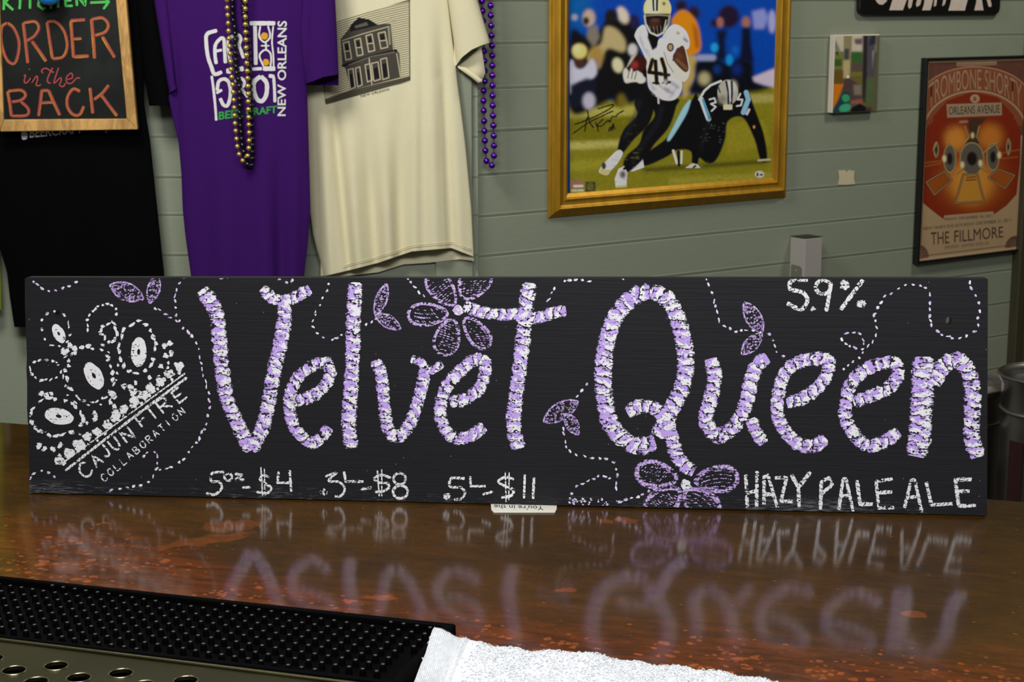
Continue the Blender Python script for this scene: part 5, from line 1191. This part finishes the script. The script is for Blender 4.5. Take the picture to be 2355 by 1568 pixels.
def proj(q): d = np.array(q) - CAM; w = d[1] * CP - d[2] * SP; return (W / 2 + F * d[0] / w, H / 2 - F * (d[1] * SP + d[2] * CP) / w)
m = P.mesh([proj(ws(s, z, .0195)) for s, z in ((cs0 + .002, cz1 - .003), (cs1 - .001, cz1 - .003), (cs1 - .001, cz0 + .001), (cs0 + .002, cz0 + .001))], f7, .0195, 1.6)
m.build('painted_face', print_mat('oil_paint', .5), cv, fix=False)

# concert poster
ps0, pz0, ps1, pz1 = 1.4405, .9985, 1.873, 1.5495
po = thing('framed_poster', ws((ps0 + ps1) / 2, pz0, 0), 'narrow black framed red and tan concert poster reading THE FILLMORE', 'poster')
mb = MB(); frame_sweep(mb, ps0, pz0, ps1, pz1, [(0, .001), (0, .018), (.001, .020), (.007, .020), (.008, .018), (.008, .012), (.008, .001)]); mb.build('poster_frame', plain('black_frame', (12, 12, 13), .35, coat=.3), po, smooth=False)
o4 = (1780, 0, 2.412); z4 = lambda p: Z(*o4, p)
o6, o7 = (2090, 120, 6.272), (2090, 360, 6.03)
z6 = lambda p: Z(*o6, p); z7 = lambda p: Z(*o7, p)
P = Paint(2090, 115, 2375, 620, 1.7, (150, 124, 92)); RB = (96, 54, 36); TAN = (152, 122, 94)
P.poly(z6([(250, 120), (1700, 90), (1690, 1200), (230, 1200)]), (86, 52, 40)); P.poly(z6([(690, 130), (1270, 120), (1270, 180), (690, 200)]), TAN, .5); P.noise(.25, 3)
arc = lambda c, rx, ry, a0, a1, n=20: [(c[0] + rx * math.cos(t), c[1] - ry * math.sin(t)) for t in np.linspace(a0, a1, n)]
P.poly(z6([(265, 400)] + arc((960, 700), 800, 490, 2.6, .5) + [(1680, 400), (1640, 1060), (240, 1110)]), (116, 64, 38)); P.line(z6(arc((960, 700), 800, 490, 2.6, .5)), 2.2, TAN)
P.poly(z4([(820, 1120), (815, 900), (835, 740), (870, 660), (960, 560), (1100, 510), (1240, 540), (1330, 640), (1370, 740), (1365, 900), (1345, 1080), (1290, 1140), (1220, 1190), (940, 1215), (880, 1170)]), (112, 32, 8)); 
P.ell(z4([(1100, 1000)])[0], 80, 70, (140, 66, 14), 16); P.ell(z4([(1010, 770)])[0], 26, 28, (186, 118, 42), 7); P.ell(z4([(1200, 760)])[0], 28, 30, (176, 104, 34), 8); P.ell(z4([(1095, 1010)])[0], 50, 50, (184, 122, 44), 10)
P.line(z6(arc((955, 1150), 740, 590, 2.98, .16, 30)), 4, TAN)
P.poly(z6([(545, 750), (1340, 725), (1345, 910), (555, 945)]), (136, 118, 94)); P.ell(z6([(955, 670)])[0], 11, 10, TAN)
P.poly(z6([(850, 960), (1130, 950), (1000, 1080), (990, 1250), (1020, 1330), (820, 1330), (880, 1200), (860, 1060)]), (60, 40, 26), 1); P.ell(z6([(920, 1200)])[0], 4, 7, (190, 176, 130), 1); P.line(z6([(740, 1005), (840, 1000)]), 5, (150, 110, 90), 1)
def horn(c, rx, ry): P.ell(c, rx, ry, (150, 132, 88)); P.ell(c, rx - 2, ry - 2.5, (84, 76, 66), .6); P.ell(c, rx * .42, ry * .42, (24, 15, 14), 1)
horn(z4([(975, 880)])[0], 15, 33); horn(z4([(1215, 870)])[0], 15, 32); horn(z4([(1098, 880)])[0], 28, 38)
for c in ((1045, 915), (1145, 905), (945, 880), (1250, 860)): P.ell(z4([c])[0], 4.5, 8, (206, 190, 140), 1)
horn(z4([(900, 830)])[0], 6, 18); horn(z4([(1302, 815)])[0], 6, 18)
for q, f in (([(1050, 968), (1005, 1128), (1165, 1118), (1128, 963)], (172, 118, 40)), ([(945, 950), (845, 1010), (890, 1080), (985, 1000)], (134, 66, 16)), ([(1245, 940), (1335, 972), (1282, 1045), (1190, 985)], (140, 70, 18))):
    P.poly(z4(q), f); P.line(z4(q + [q[0]]), 5, (60, 36, 24)); P.line(z4(q + [q[0]]), 2.4, (146, 112, 76))
for pts in ([(830, 905), (940, 890)], [(830, 925), (930, 905)], [(1260, 850), (1360, 830)], [(1265, 880), (1355, 870)]): P.line(z4(pts), 1.6, (150, 96, 44), .3)
for q in ([(1060, 700), (1085, 760), (1050, 800)], [(1140, 700), (1125, 760), (1160, 800)], [(960, 790), (1040, 850)], [(1240, 790), (1160, 850)], [(1010, 960), (1050, 930)], [(1180, 950), (1140, 925)], [(905, 790), (885, 830), (900, 870)], [(1300, 770), (1312, 815), (1300, 860)]): P.line(z4(q), 2.6, (164, 138, 84), .4); P.line([(a + 1.6, b + 1.6) for a, b in z4(q)], 1.4, (46, 30, 22), .3)
for q in ([(860, 690), (880, 670), (870, 650)], [(1330, 660), (1345, 640)], [(960, 700), (1000, 720)], [(1220, 690), (1260, 700)]): P.line(z4(q), 2, (130, 76, 50), .6)
for q in ([(1065, 1000), (1120, 995)], [(1070, 985), (1118, 980)]): P.line(z4(q), 2.6, (60, 40, 24))
P.poly(z4([(815, 1112), (880, 1180), (940, 1217), (945, 1195), (1215, 1172), (1222, 1190), (1290, 1140), (1345, 1078), (1345, 1400), (800, 1455)]), (150, 126, 94))
for a, b, w in (((950, 1372), (1195, 1347), 7),):
    n = 34 if w else 1
    for k in range(n):
        t = k / n
        if RNG.random() < .86: P.line(z4([(a[0] + (b[0] - a[0]) * t, a[1] + (b[1] - a[1]) * t - 7), (a[0] + (b[0] - a[0]) * t, a[1] + (b[1] - a[1]) * t + 7)]), 1.8, (98, 76, 58), .3, .8)
P.ell(z4([(800, 1420)])[0], 24, 26, (82, 52, 42)); P.ell(z4([(1345, 1375)])[0], 26, 28, (82, 52, 42))
for a in np.linspace(0, 1.5, 6): P.line(z4([(805, 1425), (805 + 58 * math.cos(a), 1425 - 58 * math.sin(a))]), 1.2, TAN, 0, .7); P.line(z4([(1340, 1385), (1340 - 60 * math.cos(a), 1385 - 60 * math.sin(a))]), 1.2, TAN, 0, .7)
cq = [proj(ws(s, z, .013)) for s, z in ((ps0 + .0082, pz1 - .0082), (ps1 - .0082, pz1 - .0082), (ps1 - .0082, pz0 + .0082), (ps0 + .0082, pz0 + .0082))]
inner = [tuple(np.array(c) * .955 + np.mean(cq, 0) * .045) for c in cq]
P.line(cq + [cq[0]], 9, (168, 142, 110)); P.line(inner + [inner[0]], 1.6, (80, 46, 36))
P.mesh(cq, f7, .013, 1.45).build('poster_print', print_mat('poster_paper', .6, .3), po, fix=False)
mb = MB(); text_on(mb, 'THE', z7([(310, 1222), (560, 1200), (560, 1035), (305, 1052)]), f7, .0136); text_on(mb, 'FILLMORE', z7([(632, 1190), (1312, 1120), (1308, 965), (632, 1025)]), f7, .0136)
M_BRN = plain('brown_ink', (84, 58, 46), .6)
mb.build('poster_title', M_BRN, po, fix=False)
def text_warp(mb, txt, g, fn, h, bold=0.0):
    V, Fc = text_tris(txt, bold); ids = []
    for x, y in V: q = g(x, y); ids.append(mb.vert(fn(q[0], q[1], h), (x * 50, .01)))
    for f in Fc: mb.face([ids[i] for i in f])
def arch(x, y):
    X = 285 + 1340 * x
    yt = 735 - 490 * math.sqrt(max(0, 1 - ((X - 960) / 800) ** 2)); yb = 1120 - 585 * math.sqrt(max(0, 1 - ((X - 955) / 752) ** 2))
    return z6([(X, yb + (yt - yb) * y)])[0]
mb = MB(); text_warp(mb, 'TROMBONE SHORTY', arch, f7, .0136); mb.build('arched_title', plain('tan_ink', (168, 132, 104), .6), po, fix=False)
mb = MB(); text_on(mb, 'ORLEANS AVENUE', z6([(580, 900), (1315, 875), (1312, 755), (578, 785)]), f7, .0136); text_on(mb, '&', z6([(930, 700), (980, 698), (980, 640), (930, 642)]), f7, .0136); mb.build('plate_lettering', M_BRN, po, fix=False)
M_BR2 = plain('pale_brown_ink', (112, 90, 72), .6)
mb = MB(); text_on(mb, 'FRIDAY DECEMBER 30, 2011', z7([(495, 890), (1165, 840), (1160, 800), (495, 850)]), f7, .0136); text_on(mb, "NEW YEAR'S EVE SATURDAY DECEMBER 31, 2011", z7([(200, 1025), (1420, 905), (1415, 855), (200, 975)]), f7, .0136); mb.build('date_lettering', M_BR2, po, fix=False)

# black and white sign at the top edge
ts0, ts1 = [np.dot(rw(u, 20, .012) - C0, WD) for u in (1976, 2299)]; tz0 = rw(2100, 34.5, .012)[2]
tp = thing('painted_sign', ws((ts0 + ts1) / 2, tz0, 0), 'black painted sign with white brushed letters at the top right edge', 'sign')
r_ = .018; rp = []
for cx, cz, a0 in ((ts1 - r_, tz0 + r_, -90), (ts1 - r_, tz0 + .3 - r_, 0), (ts0 + r_, tz0 + .3 - r_, 90), (ts0 + r_, tz0 + r_, 180)):
    for k in range(7): a = math.radians(a0 + 15 * k); rp.append((cx + r_ * math.cos(a), cz + r_ * math.sin(a)))
mb = MB(); mb.prism(rp, ws, .001, .014); mb.build('sign_panel', plain('black_gloss_paint', (14, 12, 11), .3), tp, smooth=False, bevel=.002)
o9 = (1960, 0, 5.962); M_WP = plain('brushed_white_paint', (206, 190, 176), .6, var=.15, vscale=60)
for p in ([(300, -60), (500, -60), (470, 20), (420, 65), (370, 60), (330, 20)], [(570, -60), (770, -60), (735, 30), (695, 140), (510, 140), (535, 60)], [(780, -40), (840, -40), (810, 100), (780, 120), (765, 80)], [(900, -40), (960, -40), (930, 70), (885, 95), (875, 60)], [(1000, -60), (1120, -60), (1090, 80), (1070, 140), (960, 142), (985, 60)], [(1130, -20), (1165, -20), (1150, 80), (1120, 90)], [(1260, -60), (1300, -60), (1270, 60), (1235, 85)], [(1370, -60), (1600, -60), (1560, 80), (1545, 145), (1320, 145), (1345, 60)], [(1710, -60), (1770, -60), (1790, 80), (1800, 142), (1675, 142), (1700, 40)], [(1830, -60), (1880, -60), (1910, 60), (1905, 95), (1870, 90)]):
    mb = MB(); mb.prism(Z(*o9, p), f7, .0142, .0148, WN); mb.build('painted_letter', M_WP, tp, smooth=False)
# torn paper scrap
mb = MB(); mb.prism([(1928, 392), (1943, 391), (1947, 396), (1952, 391), (1965, 393), (1964, 411), (1967, 423), (1948, 425), (1927, 425), (1930, 410)], f7, .0016, .0022, WN)
tag(mb.build('paper_scrap', plain('masking_tape', (206, 192, 156), .8, var=.06), smooth=False), 'small torn scrap of cream tape stuck to the wall between photo and poster', 'tape')

# silver wall box above the sign
bs = np.dot(rw(1852, 560, .055) - C0, WD); bzt = rw(1852, 548, .055)[2]
bx = thing('wall_box', ws(bs + .03, bzt - .25, 0), 'slim brushed silver metal box with a dark top mounted on the wall', 'box')
M_SIL = plain('brushed_silver_paint', (186, 178, 172), .38, metal=.25, var=.05)
mb = MB(); mb.box(ws(bs, bzt - .25, .001), WD * .060, WN * .054, UP * .248); mb.build('housing', M_SIL, bx, smooth=False, bevel=.0015)
mb = MB(); mb.box(ws(bs + .0005, bzt - .0018, .0012), WD * .059, WN * .053, UP * .002); mb.build('dark_top', plain('dark_plastic', (22, 22, 20), .4), bx, smooth=False)
mb = MB(); z_ = bzt - .0735; mb.prism([(.008, -.03), (.046, -.03), (.046, -.006), (.040, 0), (.014, .002), (.008, 0)], lambda x, y, h: ws(bs - h, z_ + y, x), -.0005, .0015); mb.build('side_plate', plain('dull_grey_plate', (128, 126, 112), .5, metal=.3), bx, smooth=False)
mb = MB(); mb.prism(ring((.026, -.012), .0022, .0022, 12), lambda x, y, h: ws(bs - h, z_ + y, x), .0012, .003); mb.build('screw', M_SIL, bx)
mb = MB(); mb.box(ws(bs - .0012, z_ - .062, .008), WD * .0014, WN * .040, UP * .034); mb.build('dark_slot', plain('dark_slot_plastic', (16, 14, 12), .5), bx, smooth=False)

# ------------------------------------------------------------------ steel canisters beyond the bar, right
M_STL = steel('brushed_stainless', (150, 146, 142), .32, stretch=(3, 3, 90), bump=.03); M_RED = plain('dark_red_label', (40, 8, 11), .5); M_CIN = plain('canister_dark_contents', (30, 28, 26), .4)
def canister(u, depth, vtop, label, red=True, first=None):
    c = CAM + ray(u, vtop) * depth; zt = c[2]; R = .108
    base = np.array([c[0], c[1], 0.0])
    t = thing('steel_canister', base, label, 'canister', 'steel canisters beyond the bar')
    mb = MB(); mb.lathe(base, [(.02, .001), (R - .004, .001), (R, .006), (R, zt - .075), (R + .001, zt - .068), (R + .001, zt - .02), (R + .010, zt - .003), (R + .010, zt), (R + .004, zt), (R - .004, zt - .02), (R - .004, zt - .06), (.02, zt - .062)], 64); mb.build('body', M_STL, t)
    mb = MB(); mb.tube([base + [(R + .0025) * math.cos(a), (R + .0025) * math.sin(a), zt - .070] for a in np.linspace(0, 2 * math.pi, 65)[:-1]], .0045, 8, closed=True); mb.tube([base + [(R + .009) * math.cos(a), (R + .009) * math.sin(a), zt] for a in np.linspace(0, 2 * math.pi, 65)[:-1]], .0028, 8, closed=True); mb.build('rim_band', M_STL, t)
    mb = MB(); mb.lathe(base, [(.0005, zt - .02), (.02, zt - .02), (.024, zt - .03), (.022, zt - .045), (.05, zt - .052), (R - .006, zt - .058)], 40); mb.build('inner_lid', M_CIN, t)
    if red:
        for a in (-2.62, -1.98, -1.3):
            mb = MB(); fnc = lambda x, z, h, a=a: base + [(R + .0004 + h) * math.cos(a + x), (R + .0004 + h) * math.sin(a + x), z]
            xs = np.linspace(-.17, .17, 9); rows_ = [[fnc(x, z, .0006) for x in xs] for z in (zt - .30, zt - .125)]
            mb.grid(rows_); mb.build('red_label', M_RED, t)
    return t
canister(2436, 3.45, 861, 'steel canister beyond the bar at the right edge, front one with dark red labels')
canister(2186, 3.62, 880, 'steel canister mostly hidden behind the right end of the black sign')

# bookkeeping keys used while building are removed
for o in bpy.data.objects:
    if '_w' in o: del o['_w']
